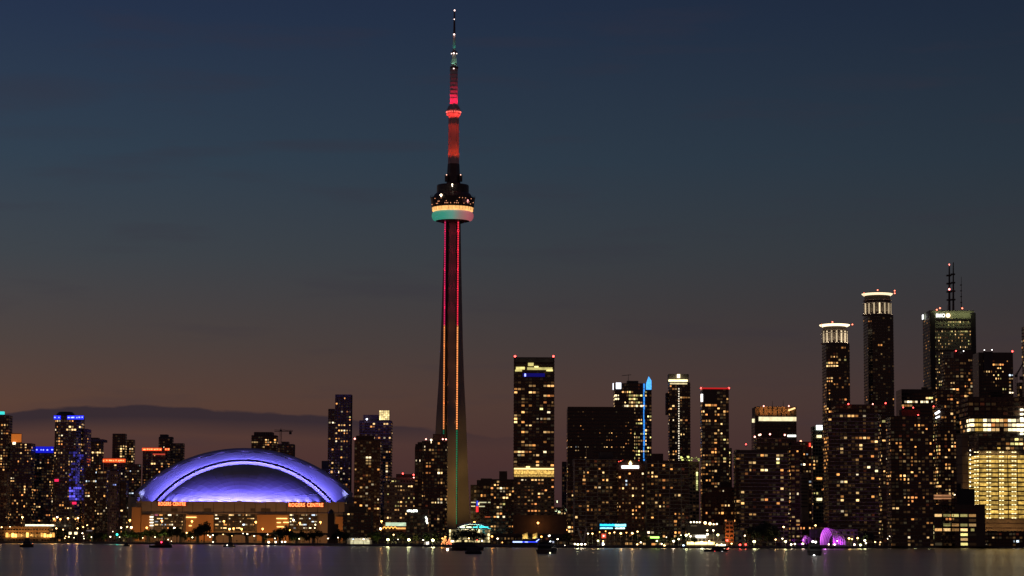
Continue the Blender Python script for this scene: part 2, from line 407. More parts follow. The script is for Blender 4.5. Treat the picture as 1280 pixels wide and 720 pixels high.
# ================================================================== SETTING
SHORE = [(-400, 678.5), (0, 679.0), (90, 679.2), (160, 680.2), (250, 680.6), (320, 681.5), (400, 682.2), (480, 683.1), (560, 683.8), (640, 684.5), (720, 684.9), (800, 685.2), (880, 685.4), (960, 685.8), (1040, 685.8), (1120, 685.3), (1200, 685.2), (1280, 685.0), (1700, 684.5)]
def shore_y(px):
    for (a, b), (c, d) in zip(SHORE, SHORE[1:]):
        if a <= px <= c: return b + (d - b) * (px - a) / (c - a)
def shore(px): return Wp(px, shore_y(px), 0)
def water_material():
    m = bpy.data.materials.new('harbour water'); m.use_nodes = True; nt = m.node_tree; L = nt.links.new; b = nt.nodes['Principled BSDF']
    out = [n for n in nt.nodes if n.type == 'OUTPUT_MATERIAL'][0]
    g = N(nt, 'ShaderNodeNewGeometry')
    mp = N(nt, 'ShaderNodeMapping'); mp.inputs['Scale'].default_value = (.0035, .016, 1); L(g.outputs['Position'], mp.inputs[0])
    n = N(nt, 'ShaderNodeTexNoise', i_Scale=1.0, i_Detail=1.0, i_Roughness=.5); L(mp.outputs[0], n.inputs['Vector'])
    tg = N(nt, 'ShaderNodeCombineXYZ', i_X=1.0)
    b2 = N(nt, 'ShaderNodeBsdfPrincipled')
    # calm swell (two slope scales mixed): its slopes differ along and across the view
    for q, (lo, hi), an in ((b, (.150, .200), 0), (b2, (.290, .315), .93)):
        q.inputs['Base Color'].default_value = (.006, .008, .011, 1); q.inputs['IOR'].default_value = 2.3; q.inputs['Anisotropic'].default_value = an; L(tg.outputs[0], q.inputs['Tangent'])
        rr = ramp(nt, [(.35, (lo,) * 3), (.65, (hi,) * 3)]); L(n.outputs[0], rr.inputs[0]); L(rr.outputs[0], q.inputs['Roughness'])
    mx = N(nt, 'ShaderNodeMixShader'); mx.inputs[0].default_value = .4; L(b.outputs[0], mx.inputs[1]); L(b2.outputs[0], mx.inputs[2]); L(mx.outputs[0], out.inputs['Surface'])
    return m
wb = MB(); wb.poly([(-30000, -400, 0), (30000, -400, 0), (30000, 60000, 0), (-30000, 60000, 0)])
water = wb.build('water', water_material()); water['kind'] = 'structure'
gb = MB(); pts = [shore(p) for p, _ in SHORE]
mg = mat('city ground asphalt', (.055, .05, .047), .9, vscale=.02)
n = len(pts)
gb.v = [(p.x, p.y, GROUND) for p in pts] + [(-29000, 3000, GROUND), (-29000, 59000, GROUND), (29000, 59000, GROUND), (29000, 3000, GROUND)]
gb.f = [tuple(list(range(n)) + [n + 3, n + 2, n + 1, n])]; gb.m = [0]
ground = gb.build('ground', mg); ground['kind'] = 'structure'
qb = MB()
for a, b in zip(pts, pts[1:]):
    u = (b - a); u.z = 0; u.normalize(); nn = Vector((-u.y, u.x, 0))
    qb.poly([a + Vector((0, 0, -1)), b + Vector((0, 0, -1)), (b.x, b.y, GROUND + .12), (a.x, a.y, GROUND + .12)], 0)
    a2 = a + nn * 1.2; b2 = b + nn * 1.2
    qb.poly([(a.x, a.y, GROUND + .12), (b.x, b.y, GROUND + .12), (b2.x, b2.y, GROUND + .12), (a2.x, a2.y, GROUND + .12)], 0)
quay = qb.build('quay', mat('quay wall concrete', (.13, .12, .11), .9)); quay['kind'] = 'structure'

# ================================================================== STADIUM
def arc(cx, zb, a, h, Y, n=48, extra=0.0):
    """circular arc in the plane y=Y: half span a, rise h, ends at height zb"""
    Rr = (a * a + h * h) / (2 * h); t0 = math.asin(min(1, a / Rr)); t0 = t0 if h <= Rr else math.pi - t0
    return [Vector((cx + Rr * math.sin(t), Y, zb + h - Rr + Rr * math.cos(t))) for t in [-t0 + 2 * t0 * k / n for k in range(n + 1)]]
def arcpx(x0, x1, yb, yp, Y, n=48):
    a = P(x0, yb, Y); b = P(x1, yb, Y); zb = (a.z + b.z) / 2; return arc((a.x + b.x) / 2, zb, (b.x - a.x) / 2, P((x0 + x1) / 2, yp, Y).z - zb, Y, n)
def loft(mb, A, B, mi=0):
    n0 = len(mb.v); k = len(A); mb.v += [tuple(p) for p in A] + [tuple(p) for p in B]
    for i in range(k - 1): mb.f.append((n0 + i, n0 + i + 1, n0 + k + i + 1, n0 + k + i)); mb.m.append(mi)
def stadium():
    D = 2560
    root = thing('stadium', 'domed stadium with a blue-lit white arched roof over orange-lit concrete walls', 'stadium', P(303, 676, D) * 1.0)
    roofm = mat('white roof membrane', (.36, .35, .42), .85, var=.16, vscale=.05, spec=.15)
    seam = mat('roof seam', (.30, .30, .33), .6)
    # front quarter dome (ellipsoid)
    base = arcpx(201.5, 409.5, 628, 580.2, D); cx = base[24].x; zb = base[0].z; a = (base[-1].x - base[0].x) / 2; h = base[24].z - zb; bdepth = 50
    mb = MB(); rings = []
    K = 14
    for k in range(K + 1):
        s = math.sin(math.pi / 2 * k / K) * .9995; f = math.sqrt(max(1e-5, 1 - s * s))
        rings.append([Vector((cx + (p.x - cx) * f, D - bdepth * s, zb + (p.z - zb) * f)) for p in base])
    for k in range(K): loft(mb, rings[k + 1], rings[k], 0)
    for i in range(3, 46, 3):      # standing seams
        for k in range(K - 1):
            p, q = rings[k][i], rings[k + 1][i]; mb.tube(p, q, .22, seg=4, mi=1)
    mb.build('front_dome', [roofm, seam], root, smooth=False)
    # skirt under the dome down into the bowl
    rim0 = arcpx(195.5, 414.5, 628, 576.6, D + .5); mb = MB(); loft(mb, base, rim0, 0); mb.build('inner_rim', mat('rim membrane', (.42, .41, .46), .8, var=.1, spec=.15), root)
    for i in range(1, 48, 3):
        p = base[i]; q = rim0[i]; out = (q - p).normalized()
        lamp('SPOT', p + Vector((0, -5, 0)) - out * 1.0, 3000, (.26, .23, 1), root, aim=q, radius=.25, cone=130, blend=1)
    # arch: inner recess, fascia, roof panels and rear dome
    A1 = arcpx(195, 415, 628, 576.3, D + 1); A1b = arcpx(193, 417, 628, 575.0, D + 7); A2 = arcpx(191, 418, 628, 574.3, D - 1)
    A3 = arcpx(173.5, 435, 616.6, 565, D + 14); 
    mb = MB(); loft(mb, A1, A1b, 1); loft(mb, A1b, A2, 1)
    n = len(A2)
    # match fascia: blend from A2 to A3
    mids = [[A2[i].lerp(A3[i], t) for i in range(n)] for t in (0, .5, 1)]
    loft(mb, mids[0], mids[1], 0); loft(mb, mids[1], mids[2], 0)
    for side in (0, -1):       # end faces of the big arch
        sx = -1 if side == 0 else 1
        e2 = A2[side]; e3 = A3[side]; low = Vector((e3.x - sx * 4.5, e3.y - 1, e2.z))
        pl = [e2, e3, low] if sx < 0 else [e2, low, e3]
        mb.poly(pl, 0)
        a4 = P(441.5 if sx > 0 else 167, 616.6, D + 62); l4 = P(439 if sx > 0 else 169.5, 624, D + 50); mb.poly([low, e3, a4, l4] if sx < 0 else [e3, low, l4, a4], 0)
    mb.build('arch_fascia', [roofm, W['black']], root)
    A4 = arcpx(167, 441.5, 616.6, 560, D + 62); A5 = arcpx(168, 440.5, 617, 561, D + 110)
    mb = MB(); loft(mb, A3, A4, 0); loft(mb, A4, A5, 0)
    for i in range(4, 46, 4): mb.tube(A3[i], A4[i], .25, seg=4, mi=1)
    mb.build('roof_panel', [mat('grey roof membrane', (.26, .25, .31), .85, var=.15, vscale=.05, spec=.15), seam], root)
    mb = MB(); K = 8; c5 = A5[24].x; z5 = A5[0].z; prev = A5
    for k in range(1, K + 1):
        s = math.sin(math.pi / 2 * k / K) * .999; f = math.sqrt(1 - s * s); cur = [Vector((c5 + (p.x - c5) * f, D + 110 + 80 * s, z5 + (p.z - z5) * f)) for p in A5]; loft(mb, prev, cur, 0); prev = cur
    mb.build('rear_dome', MATS['grey roof membrane'], root)
    # concrete bowl
    DB = D - 72; zt = P(303, 628.4, DB).z; x0 = P(163, 640, DB).x; x1 = P(438, 640, DB).x
    wm = mat('stadium precast panels', (.26, .235, .22), .85, var=.14, vscale=.05)
    mb = MB()
    poly = [(x0 + 6, DB), (x1 - 6, DB), (x1 + 14, DB + 80), (x1 + 14, DB + 190), (x0 - 14, DB + 190), (x0 - 14, DB + 80)]
    zl = P(303, 642, DB).z
    mb.prism(poly, GROUND, zt, 0)
    # parapet in front of the floodlights
    mb.box(x0 + 6, x1 - 6, DB - .6, DB + .6, zt, zt + 1.1, 0)
    # shoulders carrying the arch ends
    for s, xa, xb in ((0, 162, 172), (1, 436, 442)):
        p0 = P(xa, 621.5, DB + 60); p1 = P(xb, 621.5, DB + 60); mb.box(p0.x, p1.x, DB + 50, DB + 76, GROUND, p0.z, 0)
    # panel joints and base band standing proud
    for px in range(176, 432, 13):
        q = P(px, 635, DB); mb.box(q.x - .25, q.x + .25, DB - .25, DB, zl + .5, zt - .4, 1)
    mb.box(x0 + 5.5, x1 - 5.5, DB - 2.2, DB - .05, zl - .5, zl + .6, 0)
    mb.build('wall', [wm, W['dconc']], root)
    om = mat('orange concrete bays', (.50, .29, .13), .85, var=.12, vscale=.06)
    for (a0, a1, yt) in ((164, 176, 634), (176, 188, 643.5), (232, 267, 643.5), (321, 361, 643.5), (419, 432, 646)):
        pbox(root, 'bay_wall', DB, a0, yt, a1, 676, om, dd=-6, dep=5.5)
    pbox(root, 'bay_wall', DB, 188, 642.5, 192, 676, wm, dd=-4, dep=3.5)
    # dark louvres in the upper band
    for (a0, a1) in ((255, 264), (326, 338), (214, 222), (313, 319)):
        pbox(root, 'louvre', DB, a0, 635.5, a1, 639.5, W['dconc'], dd=-.5, dep=.6)
    # glazed concourse bays with lit levels
    rng = random.Random(5)
    for (a0, a1, step) in ((193, 231, 12.5), (268.5, 320, 17.2), (362, 397, 12)):
        x = a0
        while x < a1 - 3:
            xe = min(x + step - 1.6, a1)
            g = pbox(root, 'window', DB, x, 643.5, xe, 664, W['dark'], dd=-2.2, dep=2)
            for r, yy in enumerate((644.6, 648.8, 652.6, 656.6, 660.6)):
                xx = x + .4
                while xx < xe - 1:
                    wd = rng.choice((1.6, 2.6, 4.2)); wd = min(wd, xe - xx - .3)
                    if wd > .7 and rng.random() < (.85 if r in (0, 3) else .5):
                        k = rng.choice(('hall', 'white', 'soft', 'cool', 'dim', 'pink' if x < 205 else 'white', 'dimg', 'soft', 'amber'))
                        q0 = P(xx, yy, DB - 2.4); q1 = P(xx + wd, yy - (1.6 if r in (0, 3) else 1.2), DB - 2.4)
                        o = bpy.data.objects.new('lit_pane', win_mesh(k)); sc.collection.objects.link(o); o.parent = g
                        o.location = (q0 + q1) / 2 - root.location; o.scale = (q1.x - q0.x, .2, abs(q1.z - q0.z))
                    xx += wd + rng.choice((.3, .6, 1.5))
            x += step
    # light rungs on the left stair tower
    for yy in (646.3, 649.6, 653.3, 657.0): 
        o = pbox(root, 'stair_light', DB, 187.2, yy - .7, 191.6, yy + .4, glow('stair light', (1, .9, .65), 3.2), dd=-6.5, dep=.5)
    for (a0, a1, yy) in ((232.5, 245.5, 646.6), (236, 240, 657.2), (345.5, 359, 648.2), (346, 351, 653.3), (354, 361, 653), (346, 357, 658.5)):
        pbox(root, 'strip_light', DB, a0, yy - .6, a1, yy + .5, glow('warm strip light', (1, .62, .2), 2.2), dd=-7, dep=.6)
    # signs
    sg = glow('red sign letters', (1, .20, .06), 4.0)
    for (xa, xb, yb, yt) in ((198, 232, 632.0, 627.6), (361, 404, 633.4, 628.9)):
        cu = bpy.data.curves.new('sign_text', 'FONT'); cu.body = 'ROGERS CENTRE'; cu.size = 1; cu.extrude = .03; cu.offset = .02; cu.space_character = 1.12; cu.space_word = 1.4; cu.align_x = 'LEFT'
        tmp = bpy.data.objects.new('tmp', cu); sc.collection.objects.link(tmp); bpy.context.view_layer.update()
        me = bpy.data.meshes.new_from_object(tmp.evaluated_get(bpy.context.evaluated_depsgraph_get())); bpy.data.objects.remove(tmp); me.materials.clear(); me.materials.append(sg)
        xs = [v.co.x for v in me.vertices]; ys = [v.co.y for v in me.vertices]; w = max(xs) - min(xs); hh = max(ys) - min(ys)
        q0 = P(xa, yb, DB - 3.4); q1 = P(xb, yt, DB - 3.4)
        o = bpy.data.objects.new('sign_lettering', me); sc.collection.objects.link(o); o.parent = root
        o.scale = ((q1.x - q0.x) / w, (q1.z - q0.z) / hh, 1); o.rotation_euler = (math.pi / 2, 0, 0)
        o.location = Vector((q0.x - min(xs) * o.scale[0], DB - 3.4, q0.z - min(ys) * o.scale[1])) - root.location
        pbox(root, 'sign_board', DB, xa - 1, yt - .7, xb + 1, yb + .7, mat('dark red sign board', (.10, .012, .008), .6, emit=(1, .08, .02), estr=.045), dd=-3, dep=2.8)  # board's faint emission imitates the red glow of the letters
    # blue floodlights: on the wall head at the foot of the dome, in the recess of the arch, at the arch ends
    blue = (.17, .17, 1.0)
    for k in range(17):
        t = -1 + 2 * (k + .5) / 17
        x = cx + a * t; yy = D - bdepth * math.sqrt(1 - (t * .985) ** 2) - 5.5
        lamp('SPOT', (x, max(yy, DB + 2), zt + .5), 24000, (.22, .19, 1), root, aim=(cx + (x - cx) * .93, D - bdepth * .35, zb + h * .62), radius=.5, cone=125, blend=.9)
        lamp('SPOT', (x, DB + 1.8, zt + .9), 24000, (.16, .12, 1), root, aim=(cx + (x - cx) * .8, D - 12, zb + h * .8), radius=.5, cone=80, blend=1)
        q = MB(); q.box(x - .7, x + .7, max(yy, DB + 2) - .9, max(yy, DB + 2) - .55, zt, zt + .8); q.build('roof_floodlight', W['black'], root)
    for i in range(1, 48, 2):
        p = A2[i]; q = A3[i]; out = (q - p).normalized()
        lamp('SPOT', p + Vector((0, -9, 0)) - out * 2.0, 25000, (.20, .175, 1), root, aim=q + Vector((0, 2, 0)), radius=.3, cone=140, blend=1.0)
    for px, dx in ((171, 6), (438, -6)):
        q = P(px, 618.5, D + 12); lamp('SPOT', q + Vector((dx, -12, 3)), 16000, (.5, .55, 1), root, aim=q + Vector((-dx * .2, 12, 1)), radius=.4, cone=70, blend=1)
    # upper panel wash (dark violet)
    for i in range(4, 48, 5):
        p = A3[i]; lamp('SPOT', p + Vector((0, 3, 5)), 8500, (.26, .20, 1), root, aim=A4[i] + Vector((0, 0, 2)), radius=.4, cone=150, blend=1)
    return root
stadium()

# ================================================================== COMMUNICATION TOWER
def big_tower():
    D = 2500; cx0 = 566.3
    def X(px, py): return P(px, py, D)
    c = X(565.6, 300); ax, ay = c.x, D
    sc_ = D / F_PX
    def Z(py): return P(566, py, D).z
    root = thing('communication_tower', 'very tall concrete communication tower with lit round pod and red mast', 'tower', Vector((ax, ay, GROUND)))
    conc = mat('tower concrete', (.30, .27, .25), .85, var=.12, vscale=.04)
    # three legs and core: half width (px) of the silhouette by height
    prof = [(676, 27.5), (660, 25.6), (640, 24.2), (600, 22.0), (560, 20.4), (520, 18.6), (480, 16.2), (430, 14.1), (380, 12.7), (330, 11.3), (277, 10.1)]
    shaft = MB(); rings = []
    for y, hw in prof:
        z = Z(y) if y < 676 else GROUND; half = hw * sc_; t = 3.9 * (1 + .25 * (hw - 10) / 17)      # leg half thickness
        ring = []
        Rl = (half - t * .5) / math.cos(R(30))
        core = 6.6
        for k, ang in enumerate((-90, 30, 150)):
            an = R(ang + 4); d = Vector((math.cos(an), math.sin(an))); pd = Vector((-d.y, d.x)); rl = Rl if k else Rl * .9
            a1 = d * rl - pd * t; a2 = d * rl + pd * t
            ib = R(ang + 4 - 60); ring.append(Vector((math.cos(ib), math.sin(ib))) * core)
            ring += [a1, a2]
        rings.append([(ax + v.x, ay + v.y, z) for v in ring])
    for r0, r1 in zip(rings, rings[1:]):
        k = len(r0)
        for i in range(k):
            j = (i + 1) % k; shaft.poly([r0[i], r0[j], r1[j], r1[i]])
    shaft.build('shaft', conc, root)
    # light strips in the two front recesses: separate lamps on a rail
    cols = [((.9, .03, .16), 278, 408, .85, 'magenta'), ((1, .32, .09), 408, 537, 1.1, 'amber'), ((.02, .42, .20), 537, 655, .32, 'green')]
    for side, px, xm in ((-1, 555.6, 'left'), (1, 572.0, 'right')):
        for colr, ya, yb, st, nm in cols:
            if side == 1 and nm == 'magenta': colr = (1, .03, .07)
            z0, z1 = Z(yb), Z(ya); mb = MB(); z = z0
            x = P(px, 450, D).x; yy = D - 13.5
            mb.box(x - .75, x + .75, yy + .4, yy + .9, z0, z1, 1)
            while z < z1 - 1:
                w = .62 if side > 0 else .5; mb.box(x - w, x + w, yy, yy + .4, z, z + 1.15, 0); z += 2.35
            mb.build('light_strip', [glow(f'{nm} led {side}', colr, st * (1.6 if side > 0 else 1.15)), mat('strip rail %s %d' % (nm, side), (.08, .06, .06), .7, emit=colr, estr=st * .30)], root)  # rail emission imitates the glow around the strip lamps
            # fin carrying the strip back to the core
        fb = MB(); x = P(px, 450, D).x; fb.box(x - .9, x + .9, D - 12.7, D - 1, GROUND + 6, Z(278)); fb.build('elevator_rail', mat('dark lift shaft', (.10, .05, .05), .8), root)
    # unseen spots added before the strips to spread their colour over legs and core
    for px in (555.6, 572.0):
        for k in range(15):
            py = 288 + k * 24; colr = (1, .03, .12) if py < 408 else ((1, .30, .08) if py < 537 else (.1, .5, .2)); q = P(px, py, D - 15.5)
            lamp('SPOT', q, 420 if py < 408 else (260 if py < 537 else 30), colr, root, aim=(q.x, D, q.z + 3), radius=.25, cone=165, blend=.8)
    # pod
    def lathe(nm, pr, m, seg=40, smooth=True):
        b = MB(); b.lathe([(w * sc_, Z(y)) for w, y in pr], (P(cx0 - .4, 255, D).x, ay), seg); return b.build(nm, m, root, smooth=False)
    dk = mat('dark pod cladding', (.035, .03, .03), .45)
    lathe('pod_underside', [(10.5, 279.5), (17, 277.5), (21.5, 276.4)], W['dconc'])
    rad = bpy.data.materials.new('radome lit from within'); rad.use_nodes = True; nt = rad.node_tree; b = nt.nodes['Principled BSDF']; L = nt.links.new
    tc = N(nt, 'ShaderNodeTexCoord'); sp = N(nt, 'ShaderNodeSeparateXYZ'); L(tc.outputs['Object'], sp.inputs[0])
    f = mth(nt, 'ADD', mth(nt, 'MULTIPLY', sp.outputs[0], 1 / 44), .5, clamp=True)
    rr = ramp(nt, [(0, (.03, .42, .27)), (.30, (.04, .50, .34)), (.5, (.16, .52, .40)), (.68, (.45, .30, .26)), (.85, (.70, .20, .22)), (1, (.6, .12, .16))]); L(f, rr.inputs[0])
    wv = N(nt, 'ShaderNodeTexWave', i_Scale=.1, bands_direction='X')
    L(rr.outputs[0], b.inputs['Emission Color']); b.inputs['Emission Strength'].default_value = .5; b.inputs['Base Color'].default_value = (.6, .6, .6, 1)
    lathe('radome', [(21.5, 276.4), (24.6, 275), (26, 272.5), (26.4, 270), (26, 267.5), (24.8, 265.6), (23.5, 265.0)], rad)
    lathe('restaurant_ring', [(24, 265.0), (25.6, 264.2), (26, 262), (26.3, 260.2), (25.5, 260.0)], lit('restaurant glow', (1, .50, .16), 1.25, vary=.1, island=False, nscale=.25))
    mb = MB()
    pc = P(cx0 - .4, 255, D)
    for k in range(36):
        an = 2 * math.pi * k / 36; rr_ = 26.3 * sc_; mb.tube((pc.x + rr_ * math.cos(an), ay + rr_ * math.sin(an), Z(264.2)), (pc.x + rr_ * math.cos(an), ay + rr_ * math.sin(an), Z(260.2)), .18, seg=4)
    mb.build('window_mullion', dk, root)
    lathe('observation_deck', [(26.6, 260.1), (26.9, 258.6), (27.4, 254), (28.2, 248.2), (28.0, 247.8), (25, 247.0), (22.5, 243.0), (20.2, 241.2)], dk)
    lathe('pod_roof', [(20.2, 241.2), (20.2, 232.8), (19.6, 231.6), (10, 231.0)], dk)
    mb = MB(); rng = random.Random(3)
    for k in range(26):
        an = R(rng.uniform(195, 345)); y = rng.choice((250.5, 254.5, 254.5, 257.0)); r_ = (28.3 - (y - 248) * .08) * sc_; x = pc.x + r_ * math.cos(an); yy = ay + r_ * math.sin(an); z = Z(y)
        mb.box(x - .35, x + .35, yy - .3, yy + .3, z - .3, z + .3)
    mb.build('deck_light', glow('small deck light', (1, .4, .2), 1.2), root)
    for (px, py, s, m) in ((551.3, 243.8, 1.15, glow('white beacon', (1, .8, .55), 8)), (565.3, 230.6, .7, glow('white beacon', (1, .8, .55), 8)), (584.8, 250.3, .8, glow('pink beacon', (1, .4, .4), 2))):
        q = P(px, py, D - 21); b = MB(); b.ball(q, s); b.tube(q - Vector((0, 0, s)), q + Vector((0, 9, -2.5)), .25, mi=0); b.build('beacon', m, root)
    # rail with thin posts on the deck edge
    mb = MB()
    for k in range(40):
        an = 2 * math.pi * k / 40; r_ = 28.2 * sc_; p = Vector((pc.x + r_ * math.cos(an), ay + r_ * math.sin(an), Z(248.2))); mb.tube(p, p + Vector((0, 0, 2.6)), .14, seg=4)
    mb.build('deck_railing', W['metal'], root)
    # mast
    def seg(nm, y0, y1, w0, w1, m, cxp, n=12):
        b = MB(); p0 = P(cxp, y0, D); p1 = P(cxp + (y0 - y1) * .004, y1, D); b.v = []
        for p, w in ((p0, w0), (p1, w1)):
            for i in range(n):
                t = 2 * math.pi * i / n; b.v.append((p.x + w * sc_ * math.cos(t), ay + w * sc_ * math.sin(t), p.z))
        for i in range(n): j = (i + 1) % n; b.f.append((i, j, n + j, n + i)); b.m.append(0)
        b.f.append(tuple(range(n, 2 * n))); b.m.append(0)
        return b.build(nm, m, root)
    mc = mat('mast concrete', (.42, .38, .36), .8, var=.15, vscale=.12); ms = mat('mast steel cladding', (.60, .58, .58), .5, var=.1, vscale=.3)
    seg('mast_base', 233, 205, 9.0, 7.4, dk, 566.8, 6); seg('mast_shaft', 206, 143, 7.0, 6.6, mc, 566.9, 6)
    mb = MB()
    for s in (-1, 1):
        p = P(567 + s * 9, 221, D - 3); mb.box(p.x - 1.6, p.x + 1.6, p.y - 2, p.y + 2, p.z - 5, p.z + 2)
    mb.build('equipment_box', dk, root)
    for s in (-1, 1):
        q = P(567 + s * 8.8, 218.5, D - 6); b = MB(); b.ball(q, .55); b.build('beacon', glow('dim beacon', (1, .55, .4), 2.5), root)
    def disc(nm, pr, cxp, m):
        b = MB(); b.lathe([(w * sc_, Z(y)) for w, y in pr], (P(cxp, 140, D).x, ay), 20); return b.build(nm, m, root)
    disc('sky_pod', [(7.4, 144.5), (8.6, 143.6), (8.9, 140.5), (8.9, 137.5), (8.2, 136.4), (6.8, 133.0), (5.2, 131.6)], 567.0, mat('pod metal', (.42, .36, .36), .5))
    b = MB(); q = P(567, 140.5, D)
    for k in range(18):
        an = 2 * math.pi * k / 18; b.box(q.x + 9.1 * sc_ * math.cos(an) - .35, q.x + 9.1 * sc_ * math.cos(an) + .35, ay + 9.1 * sc_ * math.sin(an) - .35, ay + 9.1 * sc_ * math.sin(an) + .35, q.z - .6, q.z + .6)
    b.build('pod_light', glow('pod red light', (1, .16, .12), 2.2), root)
    seg('antenna', 132, 84.5, 5.1, 4.7, ms, 567.2); seg('antenna', 84.5, 69, 4.0, 2.6, ms, 567.5); seg('antenna', 69, 43, 1.9, 1.6, ms, 567.7); seg('antenna', 43, 13, 1.45, .8, mat('dark antenna tip', (.03, .02, .025), .5), 567.9)
    for k, y in enumerate(range(88, 131, 5)): seg('antenna_ring', y + .5, y, 5.35, 5.35, mat('antenna ring', (.25, .2, .2), .6), 567.2)
    disc('antenna_collar', [(5.2, 86), (5.4, 84), (4.4, 83.2)], 567.3, dk)
    disc('antenna_ball', [(1.8, 69.5), (3.5, 68.4), (3.9, 66.3), (3.4, 64.4), (1.8, 63.4)], 567.5, mat('ball dark', (.10, .08, .08), .4))
    for (px, py, s) in ((567.2, 66.6, .9), (567.7, 43, .9), (568.2, 13, .8), (567.2, 85.6, .6), (564.4, 67, .5), (570.9, 67, .5), (567.8, 24, .5)):
        q = P(px, py, D - 4 if s > .55 else D - 3); b = MB(); b.ball(q, s); b.tube(q, q + Vector((0, 3, 0)), .2); b.build('beacon', glow('antenna beacon', (1, .72, .66), 3.2), root)
    # coloured floodlights on the mast
    cx = P(567, 170, D).x
    def ringlights(y, r, n, en, col, aimy, rad=.35, cone=70, front=True, yoff=0):
        for k in range(n):
            an = R(-90 + (k - (n - 1) / 2) * (200 / n)) if front else 2 * math.pi * k / n
            lamp('SPOT', (cx + r * math.cos(an), ay + r * math.sin(an), Z(y)), en, col, root, aim=(cx, ay, Z(aimy)), radius=rad, cone=cone, blend=.9)
    ringlights(205, 13, 4, 9500, (1, .055, .012), 168, cone=60)
    ringlights(146, 12, 4, 5200, (1, .05, .02), 190, cone=60)
    ringlights(133.5, 10.5, 4, 7500, (1, .012, .07), 116, cone=80)
    ringlights(133.5, 8.5, 3, 6000, (1, .02, .07), 95, cone=34)
    ringlights(146.5, 9.5, 4, 2600, (1, .05, .04), 138, cone=120)
    ringlights(84, 7.5, 3, 900, (.35, 1, .62), 74, cone=70)
    ringlights(63, 4.5, 3, 420, (.0, .9, .62), 55, cone=60)
    ringlights(60, 5.5, 3, 900, (1, .20, .10), 30, cone=30)
    # unseen spots added to imitate street glow on the foot of the legs
    q = P(594, 640, D)
    for (lx, en, ay_, cn) in ((566, 190000, 615, 34), (574, 150000, 560, 26)):
        p = P(lx, 672, D - 125); lamp('SPOT', p, en, (1, .55, .13), root, aim=P(580, ay_, D), radius=1, cone=cn, blend=1)
    return root
big_tower()

# ================================================================== BUILDINGS
blueled = glow('blue led crown', (.02, .03, 1), 1.5); redled = glow('red led crown', (1, .10, .02), 1.3)
SL = (1.1, .38, 'slab'); DSL = (.9, .36, 'dslab'); TS = (.25, .5, 'dslab')
def crown_lights(root, D, x0, x1, y0, y1, m, dots, seed=1, dd=-1.5, mdot=None):
    pbox(root, 'crown_band', D, x0, y0, x1, y1, m, dd=dd, dep=2)
    rng = random.Random(seed); mb = MB()
    for k in range(dots):
        x = x0 + (x1 - x0) * (k + rng.uniform(.2, .8)) / dots; q = P(x, (y0 + y1) / 2 + rng.uniform(-.3, .3), D + dd - .2); w = rng.uniform(.4, 1.2)
        mb.box(q.x - w, q.x + w, q.y - .3, q.y, q.z - .6, q.z + .6)
    mb.build('crown_lamp', mdot, root)

# ---- left end
def ex(root, r, D):
    pbox(root, 'roof_light', D, -3, 514.3, 4.5, 517.8, glow('cyan roof light', (.05, .75, .70), 1.1), dep=6)
building('condo_tower', 'condo tower at the left edge of the picture with a cyan light on its roof', 'condo tower', 2700,
  [dict(x0=-14, x1=14, y0=519, wall='brown', slab=TS, p=.05, over=[(0, 525, 7, 590, .62, 'condo')], pal='condo'), dict(x0=-12, x1=6, y0=517.5, y1=519, dd=8, wall='dark', p=0, darkwin=False)], 11, extra=ex)
building('brick_block', 'reddish brown block with pale mullion grid at left edge, below the cyan-lit tower', 'apartment block', 2560,
  [dict(x0=-14, x1=12.5, y0=589, wall='brick', slab=(.3, .35, 'dslab'), fins=(1, .4, .3, 'dslab'), p=.02, bw=3.2, fh=3.4)], 12)
def ex(root, r, D):
    pbox(root, 'roof_screen', D, 14, 542.5, 26.5, 552.6, glow('orange lit roof screen', (.85, .22, .03), .55), dd=1, dep=2)
    pbox(root, 'roof_light', D, 15.8, 552.6, 19, 555.5, glow('roof lamp', (1, .8, .5), 3), dd=-1.5)
building('condo_tower', 'brown condo tower with an orange-lit box on its roof', 'condo tower', 2700,
  [dict(x0=12, x1=43, y0=554, wall='brown', slab=TS, p=.12, over=[(12, 610, 45, 655, .2, 'warm'), (26, 555, 40, 568, .4, 'warm')], bw=2.6),
   dict(x0=14, x1=27.5, y0=541.5, y1=554, dd=4, dep=14, wall='brown', p=0, darkwin=False)], 13, extra=ex)
def ex(root, r, D):
    crown_lights(root, D, 44.5, 66.5, 558.3, 566, glow('deep blue crown', (.01, .015, .75), .75), 5, 3, mdot=glow('blue white lamps', (.25, .3, 1), 3))
    pbox(root, 'light_tube', D, 41.8, 567, 43.4, 579, glow('green tube', (.02, .25, .05), .35), dd=-2)
building('condo_tower', 'shorter condo tower with a broad blue crown, left of the tallest blue-crowned tower', 'condo tower', 2740,
  [dict(x0=42, x1=68, y0=558, wall='dconc', p=.1, slab=DSL, over=[(58, 570, 68, 620, .3, 'warm'), (45, 566, 68, 572, .3, 'dim')], bw=2.7)], 14, extra=ex)
